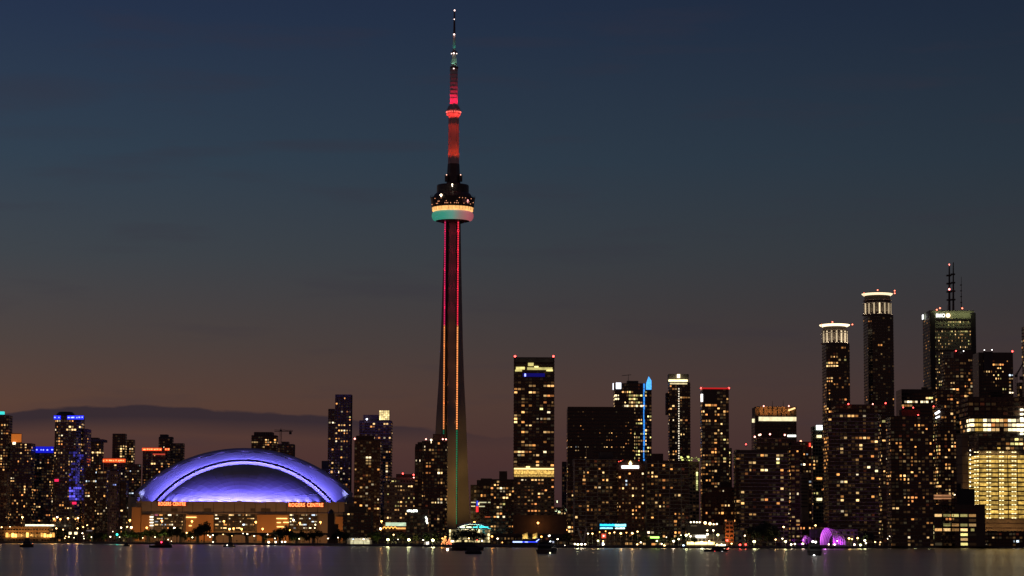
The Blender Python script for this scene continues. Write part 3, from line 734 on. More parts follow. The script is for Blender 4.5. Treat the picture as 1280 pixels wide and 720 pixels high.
def ex(root, r, D):
    crown_lights(root, D, 67.3, 75.5, 519.5, 524, blueled, 2, 3, mdot=glow('blue white lamps', (.25, .3, 1), 3)); crown_lights(root, D, 84, 104.3, 519.5, 524, blueled, 6, 5, mdot=MATS['blue white lamps'])
    b = MB(); c = P(82, 516, D + 16); w = P(94, 516, D + 16).x - c.x; z0, z1 = P(82, 520, D).z, P(82, 514, D).z
    b.lathe([(w, z0 - 6), (w, z1 - 3), (w * .7, z1)], c, 20); b.build('rooftop_drum', W['dark'], root)
    led = lit('violet media wall', (.10, .09, .85), .32, vary=.9, nscale=.5); led2 = lit('bright violet media wall', (.14, .12, 1), 1.0, vary=.8, nscale=.4)
    rng = random.Random(4); m1 = MB()
    for yy in [566 + k * 3.4 for k in range(18)]:
        for xx in [87.5 + k * 2.6 for k in range(7)]:
            lo = yy > 608; q = P(xx, yy, D - 1.4)
            if rng.random() < (.95 if lo else .5): m1.box(q.x - .9, q.x + .9, q.y, q.y + .5, q.z - 1.1, q.z + 1.1, 1 if lo and rng.random() < .75 else 0)
    m1.build('light_panel', [led, led2], root)
    for x, y in ((92.5, 629), (70.5, 600.5)): pbox(root, 'neon_sign', D, x - 2.4, y - 1.6, x + 2.4, y + 1.4, glow('crimson neon', (1, .02, .10), 1.3), dd=-2)
building('condo_tower', 'tall dark condo tower with round top, bright blue crown lights and violet side wall', 'condo tower', 2600,
  [dict(x0=66.5, x1=104.5, y0=519.5, shape='cant', wall='dark', slab=TS, p=.07, bw=2.7, over=[(68, 526, 75, 580, .35, 'condo'), (83, 533, 95, 538, .9, 'soft'), (76, 570, 90, 600, .28, 'condo'), (80, 600, 88, 640, .45, 'condo'), (96, 526, 106, 565, .2, 'condo')]),
   dict(x0=103, x1=108, y0=536, dd=8, dep=24, wall='brown', p=.08, bw=2.6)], 15, extra=ex)
def ex(root, r, D):
    pbox(root, 'cornice', D, 107, 549, 129, 552, W['purple'], dd=-1.5, dep=30)
building('condo_tower', 'condo tower with a pale framed top, right of the tallest blue-crowned tower', 'condo tower', 2850,
  [dict(x0=107.5, x1=128.5, y0=551, wall='dark', fins=(3, .8, .6, 'purple'), slab=TS, p=.16, over=[(115, 563, 129, 567, 1, 'soft'), (107, 560, 113, 575, .7, 'soft'), (118, 579, 126, 584, .5, 'amber')]),
   dict(x0=110, x1=125, y0=547, y1=551, dd=8, wall='dark', p=0, darkwin=False)], 16, extra=ex)
building('condo_tower', 'stepped dark condo tower rising behind the tower with the glowing red-orange band', 'condo tower', 2980,
  [dict(x0=139.5, x1=157.5, y0=542, wall='dark', slab=TS, p=.08, over=[(140, 552, 150, 554.5, .8, 'deep'), (150, 555, 153.5, 575, 1, 'soft'), (155, 557, 160, 568, .6, 'soft')]),
   dict(x0=157.5, x1=168, y0=549.5, dd=3, wall='dark', p=.15, over=[(164, 556, 168, 580, .5, 'soft')])], 17)
def ex(root, r, D): crown_lights(root, D, 128.5, 156.5, 573.6, 577.8, redled, 9, 8, mdot=glow('orange crown lamps', (1, .3, .1), 2.6))
building('condo_tower', 'condo tower with a glowing red-orange band round its top, left of the stadium roof', 'condo tower', 2720,
  [dict(x0=128, x1=158, y0=572.5, shape='bow', wall='brown', slab=TS, p=.1, over=[(140, 578, 152, 592, .45, 'lime'), (148, 590, 160, 660, .16, 'mixed')]),
   dict(x0=157.5, x1=176, y0=580, dd=12, wall='dark', p=.14, pal='mixed')], 18, extra=ex)
def ex(root, r, D):
    mb = MB()
    for k in range(27):
        q = P(123.2, 592 + k * 3.3, D - 1.6); mb.box(q.x - .85, q.x + .85, q.y, q.y + .5, q.z - .95, q.z + .95)
    mb.build('stair_window', LIT['hall'], root)
building('condo_tower', 'dark condo block with one long vertical string of white stair lights', 'condo tower', 2560,
  [dict(x0=106, x1=121.5, y0=584, wall='brown', slab=DSL, p=.14, pal='mixed'), dict(x0=121, x1=135, y0=588, dd=-2, wall='dark', slab=DSL, p=.13, over=[(126, 587, 133, 592, 1, 'warm')])], 19, extra=ex)
building('reeded_tower', 'slim mauve-brown tower with vertical ribs, just left of the stadium', 'tower block', 2530,
  [dict(x0=135, x1=150.5, y0=589, shape='oct', wall='purple', fins=(1, .5, .5, 'purple'), bw=1.8, fh=3.2, p=.015, pal='tv', over=[(134, 622, 151, 632, .35, 'dim')]),
   dict(x0=150.5, x1=160, y0=601, dd=6, wall='dark', p=.14, pal='mixed')], 20)
def ex(root, r, D):
    crown_lights(root, D, 177.5, 202, 560, 563.2, redled, 9, 2, mdot=MATS['orange crown lamps']); crown_lights(root, D, 206, 211.5, 560.3, 563, redled, 2, 9, mdot=MATS['orange crown lamps'])
    pbox(root, 'terrace_light', D, 191, 567, 206, 568.6, glow('dull red terrace light', (1, .1, .05), .5), dd=-1.5)
building('condo_tower', 'condo tower with a broken red-orange crown line, touching the stadium roof on its left', 'condo tower', 2760,
  [dict(x0=177, x1=212, y0=559.5, shape='cant', wall='brown', slab=TS, p=.12, over=[(178, 580, 212, 615, .26, 'warm'), (190, 577, 203, 580, .8, 'soft')])], 21, extra=ex)
building('condo_tower', 'unlit stepped grey-brown tower behind the red-crowned tower beside the stadium', 'condo tower', 3000,
  [dict(x0=197, x1=216, y0=546, dd=4, wall='dconc', slab=TS, p=.02, shape='cant'), dict(x0=212, x1=230, y0=554, wall='dconc', slab=TS, p=.04, pal='dim'), dict(x0=200, x1=211, y0=543, y1=546, dd=10, wall='dconc', p=0, darkwin=False)], 22)
# behind the dome
building('condo_tower', 'dark tower with a few bright floors rising above the middle of the stadium roof', 'condo tower', 3150,
  [dict(x0=313.5, x1=347, y0=544, wall='brown', slab=TS, p=.06, hot=[(317, 552, 'soft'), (319, 552, 'soft'), (322, 552, 'soft'), (332, 550, 'soft'), (332, 553), (332, 556), (331, 559, 'soft'), (336, 553), (336, 556), (344, 549, 'warm'), (344, 553)]),
   dict(x0=318, x1=342, y0=540, y1=544, dd=5, fins=(1, 1, .6, 'dslab'), wall='brown', p=0, darkwin=False)], 23)
building('condo_tower', 'unfinished tower with open floors above the right half of the stadium roof', 'construction tower', 3130,
  [dict(x0=346.5, x1=367.5, y0=555, wall='dark', slab=(.8, .5, 'dslab'), p=.18, pal='dim', fins=(2, .5, .8, 'dslab')), dict(x0=352, x1=362, y0=552, y1=555, dd=6, wall='dark', p=0, darkwin=False)], 24)
def crane(name, label, D, xm, ybot, yj, xa, xb, yb=None):
    a = P(xm, ybot, D); root = thing('tower_crane', label, 'crane', a); b = P(xm, yj - 2, D); mb = MB()
    for dx, dy in ((-1, -1), (1, -1), (1, 1), (-1, 1)): mb.tube(a + Vector((dx, dy, 0)), b + Vector((dx, dy, 0)), .22, seg=4)
    z = a.z; s = 1
    while z < b.z - 3: mb.tube((a.x - s, a.y - 1, z), (a.x + s, a.y - 1, z + 3), .16, seg=4); z += 3; s = -s
    mb.build('mast', W['black'], root)
    p0 = P(xa, yj, D); p1 = P(xb, yb or yj, D); mb = MB(); mb.tube(p0, p1, .45, seg=5); mb.tube(p0 + Vector((0, 0, 2)), p1 + Vector((0, 0, 1.0)), .22, seg=4)
    k = 14
    for i in range(k): t = i / k; q = p0.lerp(p1, t); w = p0.lerp(p1, t + .5 / k); mb.tube(q, w + Vector((0, 0, 1.8)), .14, seg=4)
    mb.build('jib', W['black'], root)
    mb = MB(); top = P(xm, yj - 3.5, D); mb.tube(b, top, .4); mb.tube(top, p0.lerp(p1, .8), .12, seg=4); mb.box(b.x - 1.4, b.x + 1.4, b.y - 1.4, b.y + 1.4, b.z - 2.5, b.z - .2)
    mb.build('cab', W['black'], root)
    q = P(xb - 3, yj + 1, D); mb = MB(); mb.box(q.x - 1.6, q.x + 1.6, q.y - 1, q.y + 1, q.z - 3, q.z + .4); mb.build('counterweight', W['black'], root)
crane('tower_crane', 'thin dark tower crane above the unfinished tower behind the stadium roof', 3140, 351, 556, 539, 343, 366)
# right of the dome
building('condo_tower', 'tall slender tower with a mauve grid of square windows, right of the stadium roof', 'condo tower', 2800,
  [dict(x0=418.3, x1=439.5, y0=493, wall='purple', bw=2.9, fh=3.1, ww=.55, wh=.5, p=.06, fins=(1, .5, .25, 'purple'), slab=(.25, .4, 'purple'),
        hot=[(420, 504), (422, 504), (429, 516), (433, 516), (424, 530), (428, 530), (432, 530), (424, 537), (428, 537, 'softs'), (436, 522, 'lime'), (420, 534), (420, 542), (428, 550, 'softs'), (420, 550), (428, 557, 'softs'), (428, 563, 'lime'), (428, 571), (432, 537), (433, 550), (428, 584), (437, 586), (428, 598), (433, 606)]),
   dict(x0=409.5, x1=418.5, y0=511, wall='dark', dd=5, p=.05, hot=[(411, 547), (415, 563), (415, 577), (415, 584)], slab=TS)], 25)
building('low_block', 'pale grey-violet block peeping over the right end of the stadium roof', 'office block', 2720,
  [dict(x0=399, x1=424, y0=586, wall='purple', p=.02, fh=4.5, over=[(422, 586, 424, 594, 1, 'white')]), dict(x0=402, x1=411, y0=576, y1=586, dd=10, wall='dconc', p=0, darkwin=False)], 26, darkwin=True)
def ex(root, r, D):
    lm = lit('lit glass cube', (1, .78, .34), 1.7, vary=.5, nscale=.5); mb = MB(); q0 = P(474, 525, D - 1.5); q1 = P(486.8, 513, D - 1.5); n = 5
    for i in range(n):
        for k in range(n):
            w = (q1.x - q0.x) / n; h = (q1.z - q0.z) / n; mb.box(q0.x + w * i + .15, q0.x + w * (i + 1) - .15, q0.y, q0.y + 11, q0.z + h * k + .15, q0.z + h * (k + 1) - .15)
    mb.build('lit_roof_cube', lm, root); pbox(root, 'cube_frame', D, 474, 513, 487, 525, W['brown'], dd=-1.2, dep=10.4)
    for x, y, c in ((458.5, 524, (.7, .75, 1)), (450, 549.5, (1, .4, .25)), (443.5, 548.5, (1, .3, .25))):
        q = P(x, y, D - 2); b = MB(); b.ball(q, 1.0); b.tube(q, q + Vector((0, 3, 0)), .3); b.build('roof_light', glow('roof light %d' % x, c, 5), root)
building('condo_tower', 'broad tower with a brightly lit glass cube on its roof corner', 'condo tower', 2700,
  [dict(x0=448.5, x1=490, y0=525.5, wall='brown', slab=(.5, .45, 'dslab'), p=.05, hot=[(466, 531, 'softs'), (468, 531, 'softs'), (480, 531), (482, 531, 'softs'), (484, 531), (482, 546, 'white'), (475, 549, 'deep'), (474, 546, 'deep'), (466, 549), (468, 549), (482, 566, 'softs'), (484, 566, 'softs'), (479, 571), (482, 578), (482, 582), (482, 587, 'softs'), (485, 587, 'softs'), (482, 590), (485, 597)]),
   dict(x0=454, x1=474, y0=518.5, y1=525.5, dd=3, wall='brown', p=0, darkwin=False)], 27, extra=ex)
building('condo_tower', 'dark brown tower with stacked yellow windows, in front of the cube-topped tower', 'condo tower', 2520,
  [dict(x0=442.5, x1=476, y0=549.5, wall='brown', slab=TS, p=.07, hot=[(458, 570, 'white'), (462, 570, 'white'), (458, 575, 'softs'), (462, 575, 'softs'), (458, 579, 'softs'), (462, 579, 'softs'), (461, 583), (437, 585), (457, 595), (461, 600), (452, 599), (453, 599), (458, 611, 'white'), (464, 607, 'white'), (458, 615, 'white'), (450, 619, 'softs'), (453, 619, 'softs'), (452, 631), (458, 631, 'white'), (461, 635, 'deep'), (451, 611)], bw=3.0),
   dict(x0=445, x1=468, y0=544.5, y1=549.5, dd=4, wall='brown', p=0, darkwin=False)], 28)
def ex(root, r, D):
    obs(root, D, [(503.5, 592), (517, 593.5)]); obs(root, D, [(517.2, 597)], REDP, .6)
building('office_block', 'stepped office block with long rows of yellow windows between the stadium and the giant tower', 'office block', 2420,
  [dict(x0=480, x1=527, y0=604, wall='conc', slab=(.3, .9, 'tan'), wh=.42, fh=3.9, p=.24, pal='yellow', bw=2.6, over=[(500, 616, 520, 650, .45, 'yellow'), (489, 624, 512, 632, .5, 'yellow')], run=3),
   dict(x0=489, x1=523, y0=597, y1=604, dd=5, wall='conc', slab=(.3, .9, 'tan'), wh=.42, fh=3.9, p=.2, pal='soft' if 0 else 'yellow'), dict(x0=495, x1=518, y0=592.5, y1=597, dd=9, wall='dconc', p=0, darkwin=False)], 29, extra=ex)
def ex(root, r, D):
    obs(root, D, [(532.5, 549), (553.5, 549), (557.5, 549.2)], REDP, .7)
    q = P(539, 550, D); b = MB(); b.ball(q, 1.0); b.tube(q, q + Vector((0, 0, -3)), .3); b.build('roof_light', MATS['roof lamp'], root)
    # open frame of the west corner
    mb = MB(); q0 = P(519, 598, D - 2); q1 = P(528, 566, D - 2)
    for k in range(9): z = q0.z + (q1.z - q0.z) * k / 8; mb.box(q0.x, q1.x, q0.y, q0.y + 1, z - .3, z + .3)
    for k in range(5): x = q0.x + (q1.x - q0.x) * k / 4; mb.box(x - .3, x + .3, q0.y - .2, q0.y + .8, q0.z, q1.z)
    mb.build('balcony_frame', W['tan'], root)
building('condo_tower', 'dark round-shouldered condo tower standing in front of the foot of the giant tower', 'condo tower', 2300,
  [dict(x0=527, x1=559, y0=551, wall='brown', slab=TS, p=.075, shape='cant', hot=[(547, 555), (548, 555), (538, 563, 'softs'), (540, 563), (547, 587, 'white'), (548, 591, 'white'), (551, 591), (547, 624), (552, 624), (557, 625, 'softs'), (546, 648, 'softs'), (549, 648), (542, 656), (535, 582, 'deep'), (539, 582, 'deep')]),
   dict(x0=518.2, x1=528, y0=558, dd=4, wall='brown', shape='box', p=.1, fh=3.2), dict(x0=519.2, x1=528, y0=555, y1=558, dd=5, wall='brown', p=0, darkwin=False), dict(x0=522, x1=528, y0=552.6, y1=555, dd=5.5, wall='brown', p=0, darkwin=False), dict(x0=541, x1=556, y0=542.5, y1=551, dd=6, wall='brown', p=0, darkwin=False)], 30, extra=ex)
# right of the giant tower
def ex(root, r, D):
    sc1 = glow('blue screen', (.05, .1, 1), .9); sc2 = glow('red screen', (1, .03, .04), 1.3)
    pbox(root, 'led_screen', D, 595.6, 626, 597.6, 632.5, sc1, dd=-1.2); pbox(root, 'led_screen', D, 595, 633, 598, 640, sc2, dd=-1.2)
    for x0, x1, y in ((589, 594.5, 628), (599, 608, 628), (610, 614, 628), (589, 594, 632.8), (598.5, 606, 633)): pbox(root, 'strip_light', D, x0, y - .6, x1, y + .6, glow('pale strip', (.9, .85, .5), .8), dd=-1.2)
    q = P(600, 609, D - 1.5); b = MB(); b.lathe([(2.4, q.z - .2), (2.4, q.z + .2)], q, 14); o = b.build('dish', W['conc'], root)
    pbox(root, 'lettering_band', D, 606, 645.6, 613, 646.8, glow('dull red lettering', (.8, .15, .05), .5), dd=-1.2)
building('arena', 'low dark arena with curved roof and vertical blue and red screen by the giant tower', 'arena', 2450,
  [dict(x0=588, x1=616, y0=606, wall='dark', fh=4.2, p=.18, pal='mixed', over=[(588, 640, 616, 660, 0, 'dim')]), dict(x0=596, x1=616, y0=600, y1=606, dd=6, wall='dark', p=0, shape='box', darkwin=False), dict(x0=601, x1=615, y0=598, y1=600, dd=9, wall='dark', p=0, darkwin=False)], 31, extra=ex)
building('office_block', 'dark blocky tower with square plant room, between the arena and the gold-banded hotel', 'office block', 2380,
  [dict(x0=613, x1=643, y0=599, wall='dark', p=.1, pal='condo', hot=[(622, 604), (624, 604), (621, 612, 'softs'), (625, 612, 'white'), (630, 612, 'softs'), (633, 612), (615, 612, 'deep'), (630, 624, 'softs'), (632, 624), (631, 632, 'lime'), (621, 636, 'softs'), (625, 636), (622, 641), (625, 641), (622, 648, 'white'), (630, 645, 'white')]),
   dict(x0=624, x1=634, y0=589, y1=599, dd=5, wall='black' if 0 else 'dark', p=0, darkwin=False)], 32)
def ex(root, r, D):
    obs(root, D, [(643.8, 445.4), (691.8, 445.4)], RED, 1.0)
    pbox(root, 'roof_screen', D, 644, 447.8, 691.5, 452.5, mat('olive roof screen', (.20, .19, .12), .8), dd=-.6, dep=1)
    g = lit('lit roof terrace', (.95, .82, .28), 1.5, vary=.6, nscale=.3)
    for x0, x1, y0, y1 in ((644, 652.5, 462, 464.2), (659, 690.5, 459.3, 462.2), (660, 667, 453.5, 457.5), (645, 656, 458.6, 461.8), (668, 673, 457.6, 459.3), (683, 691, 461.8, 464)): pbox(root, 'terrace_light', D, x0, y0, x1, y1, g, dd=-.9, dep=.8)
    pbox(root, 'sign_band', D, 653.5, 466.6, 681, 470.8, glow('deep blue sign', (.015, .012, .42), .28), dd=-1, dep=.9)
    pbox(root, 'sign_lamp', D, 655.5, 467, 657.5, 470.5, glow('blue sign lamp', (.3, .35, 1), 2.5), dd=-1.3, dep=.3)
    hl = lit('golden belt', (1, .60, .14), 1.1, vary=.5, nscale=.7, contrast=2.5)
    pbox(root, 'light_belt', D, 642.6, 585.2, 692.4, 586.7, glow('belt top light', (1, .74, .28), 2.0), dd=-1.5, dep=1.4)
    pbox(root, 'light_belt', D, 642.6, 588, 692.4, 592.6, hl, dd=-1.2, dep=1.1); pbox(root, 'light_belt', D, 642.6, 593.4, 692.4, 596, hl, dd=-1.2, dep=1.1)
    pbox(root, 'belt_lamp', D, 657.5, 582.8, 662.5, 584.9, MATS['belt top light'], dd=-1.5)
building('hotel_tower', 'tall slab tower with a golden light band across its middle', 'hotel', 2350,
  [dict(x0=642.2, x1=692.8, y0=446.5, y1=596, wall='brown', slab=TS, p=.02, ww=.8, fh=3.2, bw=3.5, skip=[(640, 440, 700, 465), (640, 582, 700, 599)], dimp=.2,
    hot=[(665, 482), (667, 482), (680, 482, 'softs'), (685, 482), (690, 482), (646, 485), (650, 485), (646, 490), (665, 490, 'softs'), (667, 490), (680, 494, 'softs'), (685, 494, 'deep'), (690, 494, 'deep'), (655, 497, 'softs'), (680, 502), (656, 506), (661, 506), (679, 510, 'lime'), (685, 514), (654, 517), (645, 520), (645, 523), (680, 525), (684, 525), (645, 529), (655, 529), (653, 541), (656, 541), (680, 541, 'softs'), (684, 541), (688, 541), (652, 553), (655, 553), (680, 553), (660, 556), (664, 556), (667, 556), (645, 564), (649, 564), (653, 564), (656, 564), (647, 568), (651, 568), (655, 568), (680, 564, 'white'), (680, 566, 'white'), (670, 576), (671, 580), (645, 577, 'cool' if 0 else 'warm'), (690, 580)]),
   dict(x0=642.2, x1=692.8, y0=596, y1=645, dd=-1.5, wall='tan', slab=(.3, .7, 'tan'), p=.03, ww=.6, wh=.42, fh=3.3, bw=3.2, skip=[(640, 582, 700, 599)],
    hot=[(665, 599), (670, 599, 'softs'), (675, 599), (680, 599, 'softs'), (690, 599, 'deep'), (650, 602, 'deep'), (675, 605, 'deep'), (680, 605, 'deep'), (690, 608, 'deep'), (660, 611, 'deep'), (674, 615, 'softs'), (676, 615, 'softs'), (684, 615, 'deep'), (649, 621, 'amber'), (659, 621, 'amber'), (675, 620, 'deep'), (655, 628, 'deep'), (665, 628, 'deep'), (670, 628, 'deep'), (660, 637, 'deep'), (665, 637, 'deep'), (670, 637, 'deep'), (674, 637, 'amber'), (684, 637, 'deep'), (690, 634, 'deep')])], 33, extra=ex)
building('parking_podium', 'plain dark brown podium below the gold-banded tower', 'podium', 2280,
  [dict(x0=641, x1=711, y0=644, wall='brown', p=0, darkwin=False, dep=60)], 34)
building('slim_tower', 'faint slim tower in the gap left of the wide black office block', 'tower block', 2950,
  [dict(x0=702.5, x1=711, y0=577, wall='brown', slab=TS, fins=(1, .4, .3, 'dslab'), p=.02, pal='dim')], 35)
def ex(root, r, D):
    rng = random.Random(2)
    for x, y, w in ((694, 638, 2), (697.5, 640, 3), (706, 637.5, 2), (696, 627, 1)):
        pbox(root, 'sign_light', D, x, y - 1.3, x + w, y + 1.3, glow('pale green sign light', (.85, 1, .6), 2.4))
building('low_shop_block', 'low dark block with jumbled pale signs in the gap right of the gold-banded tower', 'shop block', 2330,
  [dict(x0=692, x1=708, y0=634, wall='dark', p=.25, pal='mixed')], 36, extra=ex)
def ex(root, r, D):
    mast(root, D, 709, 508, 505.5, .4)
    for x in range(716, 793, 10): 
        q = P(x, 508, D + 1); b = MB(); b.tube(q - Vector((0, 0, 1)), q + Vector((0, 0, 1.6)), .3); b.build('roof_post', W['black'], root)
building('office_tower', 'wide black office block with thin rows of tiny lights', 'office tower', 2560,
  [dict(x0=708.3, x1=793, y0=508.5, wall='dark', slab=(.2, .5, 'metal'), bw=2.5, fh=3.7, wh=.3, ww=.55, p=.05, pal='warm', run=2,
    over=[(708, 505, 795, 526, 0, 'dim'), (740, 530, 776, 534.5, 1, 'lime'), (708, 550, 795, 554, .65, 'orange'), (708, 558, 795, 563, .4, 'mixed'), (708, 526, 795, 548, .07, 'warm'), (708, 565, 740, 640, .05, 'mixed')])], 37, dimp=.12)
def ex(root, r, D):
    bl = glow('sky blue light strip', (.04, .30, .95), 1.15)
    m = MB(); rng = random.Random(6); y = 479.5
    while y < 575:
        h = rng.uniform(2.5, 7); q0 = P(804.2, min(y + h, 576), D - 1.6); q1 = P(806.0 - rng.choice((0, 0, .7)), y, D - 1.6); m.box(q0.x, q1.x, q0.y, q0.y + 1, q0.z, q1.z); y += h + rng.uniform(.3, 1.0)
    m.build('light_strip', bl, root)
    q0 = P(807.5, 487, D - .5); mb = MB(); zt = P(811, 470.5, D).z; x1 = P(814.3, 487, D).x; xm = P(811, 487, D).x; y0 = D - .5
    mb.v = [(q0.x, y0, q0.z), (x1, y0, q0.z), (x1, y0, P(811, 476, D).z), (xm, y0, zt), (q0.x, y0, P(811, 480, D).z)]; mb.v += [(a, b + 5, c) for a, b, c in mb.v]
    mb.f = [(0, 1, 2, 3, 4), (9, 8, 7, 6, 5), (0, 5, 6, 1), (1, 6, 7, 2), (2, 7, 8, 3), (3, 8, 9, 4), (4, 9, 5, 0)]; mb.m = [0] * 7
    mb.build('glass_fin', lit('blue lit glass fin', (.08, .42, 1), 1.7, vary=.2, nscale=.4), root)
    ws = glow('white sign box', (.88, .9, 1), 2.2)
    pbox(root, 'sign_box', D, 770, 478.4, 776.4, 486, ws, dd=-1.2); pbox(root, 'sign_box', D, 766.1, 479, 767, 487, ws, dd=-.6)
    mast(root, D, 785.4, 477, 468, .35); a = P(777.5, 469.5, D + 8); b = P(789, 468.5, D + 8); mb = MB(); mb.tube(a, b, .3); mb.build('davit', W['black'], root)
building('office_tower', 'bright office tower with a blue vertical light strip and a glowing blue fin on top', 'office tower', 2720,
  [dict(x0=767, x1=814.6, y0=479, wall='dark', bw=2.5, fh=3.9, wh=.5, ww=.8, p=.3, pal='yellow', run=3, slab=(.2, .6, 'metal'),
     over=[(765, 470, 803, 486.5, 0, 'dim'), (785, 487, 796, 505, .85, 'yellow'), (780, 504, 810, 510, .95, 'white'), (793, 540, 803, 575, .7, 'yellow'), (808, 487, 815, 520, .3, 'white'), (766, 494, 772, 500, .9, 'white'), (807, 545, 815, 575, .45, 'yellow')]),
   dict(x0=783, x1=798, y0=476, y1=479, dd=4, wall='metal', p=0, darkwin=False)], 38, extra=ex, dimp=.3)
# waterfront condos, front row
def ex(root, r, D):
    a = P(733, 562, D + 6); 
    pbox(root, 'penthouse', D, 733, 560, 741, 573, W['dark'], dd=6, dep=10); pbox(root, 'penthouse', D, 749, 565.5, 766, 573, W['dconc'], dd=6, dep=12)
building('condo_block', 'broad waterfront condo block with pale balcony grid, in front of the black office block', 'condo block', 1900,
  [dict(x0=717, x1=771, y0=573.5, wall='brown', slab=(1.2, .34, 'slab'), fins=(3, .35, 1.1, 'slab'), bw=2.95, fh=2.9, p=.085, dep=26, over=[(739, 575, 750, 588, .5, 'amber'), (728, 590, 738, 645, .32, 'condo'), (752, 588, 762, 625, .35, 'soft' if 0 else 'condo'), (743, 605, 750, 614, .6, 'condo')]),
   dict(x0=709, x1=718, y0=582, dd=6, wall='brown', slab=TS, p=.07, bw=3)], 39, extra=ex)
def ex(root, r, D):
    pbox(root, 'name_sign', D, 777, 582.2, 798.6, 585.3, glow('white name sign', (.95, .93, 1), 3.5), dd=-1.5)
    q = P(788, 579.2, D - 1); b = MB(); b.lathe([(.3, q.z - 1.6), (1.2, q.z - .8), (1.3, q.z + .2), (.7, q.z + 1.1), (.15, q.z + 1.9)], q, 10); b.build('flame_emblem', glow('yellow emblem', (1, .85, .35), 3.2), root)
    obs(root, D, [(773.5, 577), (776, 576.3), (778.8, 575.5), (798.5, 575.8)], glow('dull red lamp', (1, .08, .05), 3), .4)
    mb = MB(); z0 = P(788, 588, D).z; xs = [P(x, 588, D).x for x in (770.5, 779, 797, 806)]; zt = [P(788, y, D).z for y in (581, 575, 575, 581)]
    pts = [(x, z) for x, z in zip(xs, zt)]; mb.v = [(xs[0], D - .8, z0)] + [(x, D - .8, z) for x, z in pts] + [(xs[3], D - .8, z0)]; mb.v += [(a, b + 14, c) for a, b, c in mb.v]; n = 6
    mb.f = [tuple(reversed(range(6))), tuple(range(6, 12))] + [(i, (i + 1) % 6, 6 + (i + 1) % 6, 6 + i) for i in range(6)]; mb.m = [0] * 8
    mb.build('gable', W['brick'], root)
building('hotel', 'red-brown waterfront hotel with a long white roof sign and a yellow flame-shaped emblem', 'hotel', 1890,
  [dict(x0=771, x1=805.5, y0=588, wall='brick', bw=2.5, fh=2.85, ww=.5, wh=.48, p=.16, run=1, pal='warm', hot=[(804, 592, 'white'), (803, 605, 'softs'), (779, 612, 'softs'), (794, 612, 'softs'), (790, 618, 'softs'), (782, 605, 'cool'), (783, 603, 'cool'), (802, 631, 'softs'), (794, 634), (790, 637)], dep=24)], 40, extra=ex)
def ex(root, r, D):
    pbox(root, 'penthouse', D, 815, 567, 829, 576, W['brown'], dd=8, dep=10)
building('condo_block', 'broad waterfront condo block with pale balcony grid, right of the red-brown hotel', 'condo block', 1900,
  [dict(x0=806, x1=861, y0=575.5, wall='brown', slab=(1.2, .34, 'slab'), fins=(3, .35, 1.1, 'slab'), bw=2.95, fh=2.9, p=.09, dep=26, over=[(812, 577, 822, 586, .5, 'warm'), (828, 578, 840, 610, .4, 'warm'), (813, 604, 824, 625, .4, 'amber'), (830, 625, 842, 630, .7, 'deep'), (844, 638, 852, 660, .4, 'amber'), (812, 636, 824, 650, .5, 'warm')])], 41, extra=ex)
def ex(root, r, D):
    mb = MB()
    for k in range(30):
        q = P(848.6, 486 + k * 3.1, D - 1.3); mb.box(q.x - .45, q.x + .45, q.y, q.y + .4, q.z - .6, q.z + .6)
    mb.build('light_strip', glow('white dot string', (1, .88, .66), 1.6), root)
    pbox(root, 'roof_lantern', D, 846.6, 467.8, 850, 472, glow('roof lantern', (1, .85, .5), 3.5), dd=-1)
    pbox(root, 'crown_band', D, 836, 474.6, 859.5, 476.6, lit('crown rooms', (1, .82, .42), 2.0, vary=.6, nscale=.4), dd=-1); pbox(root, 'crown_band', D, 837.5, 478.6, 859, 480.3, MATS['crown rooms'], dd=-1)
building('condo_tower', 'slim dark tower with a vertical string of white dots and a small lantern on top', 'condo tower', 2650,
  [dict(x0=835.5, x1=863, y0=478, wall='dark', slab=(.5, .4, 'dslab'), p=.08, fh=3.1, hot=[(843, 487), (845, 487), (853, 496, 'softs'), (855, 497), (858, 497), (861, 497), (838, 512), (843, 509), (851, 526, 'softs'), (857, 526), (837, 541, 'deep'), (841, 541), (849, 541, 'white')]),
   dict(x0=834.5, x1=861, y0=467.5, y1=478, dd=2, wall='dconc', p=0, darkwin=False), dict(x0=831.6, x1=835.6, y0=491, y1=518, dd=10, dep=16, wall='brown', p=0, darkwin=False)], 42, extra=ex)
def ex(root, r, D):
    g = lit('lit roof garden', (.75, .78, .22), 1.3, vary=.9, nscale=.6); rng = random.Random(8); mb = MB()
    for k in range(34):
        q = P(rng.uniform(851, 874.5), rng.uniform(570, 577.5), D - 2 - rng.uniform(0, 4)); s = rng.uniform(.3, 1.0); mb.box(q.x - s, q.x + s, q.y, q.y + .6, q.z - s * .7, q.z + s * .7)
    mb.build('garden_lamp', g, root)
    mb = MB()
    for k in range(9): q = P(871.3, 591 + k * 2.6, D - 1.2); mb.box(q.x - .7, q.x + .7, q.y, q.y + .4, q.z - .75, q.z + .75)
    mb.build('stair_window', lit('stair lime', (.9, .9, .35), 1.6), root)
building('low_block', 'tan block with a glittering roof garden below the slim white-dotted tower', 'apartment block', 2250,
  [dict(x0=856, x1=874, y0=577, wall='tan', p=.04, pal='dim')], 43, extra=ex)
def ex(root, r, D):
    obs(root, D, [(876.5, 485.2), (911, 485.2)], RED, .9); obs(root, D, [(895.5, 486.8)], REDP, .6)
    pbox(root, 'crown_band', D, 877, 484.6, 911, 486.2, glow('thin red roof line', (.75, .02, .02), .7), dd=-1)
    pbox(root, 'sign_strip', D, 876.2, 492.5, 878.6, 502, glow('white sign strip', (1, .95, .9), 2.4), dd=-1)
    pbox(root, 'plant_screen', D, 880, 487, 895, 503, W['dark'], dd=-.7, dep=.5)
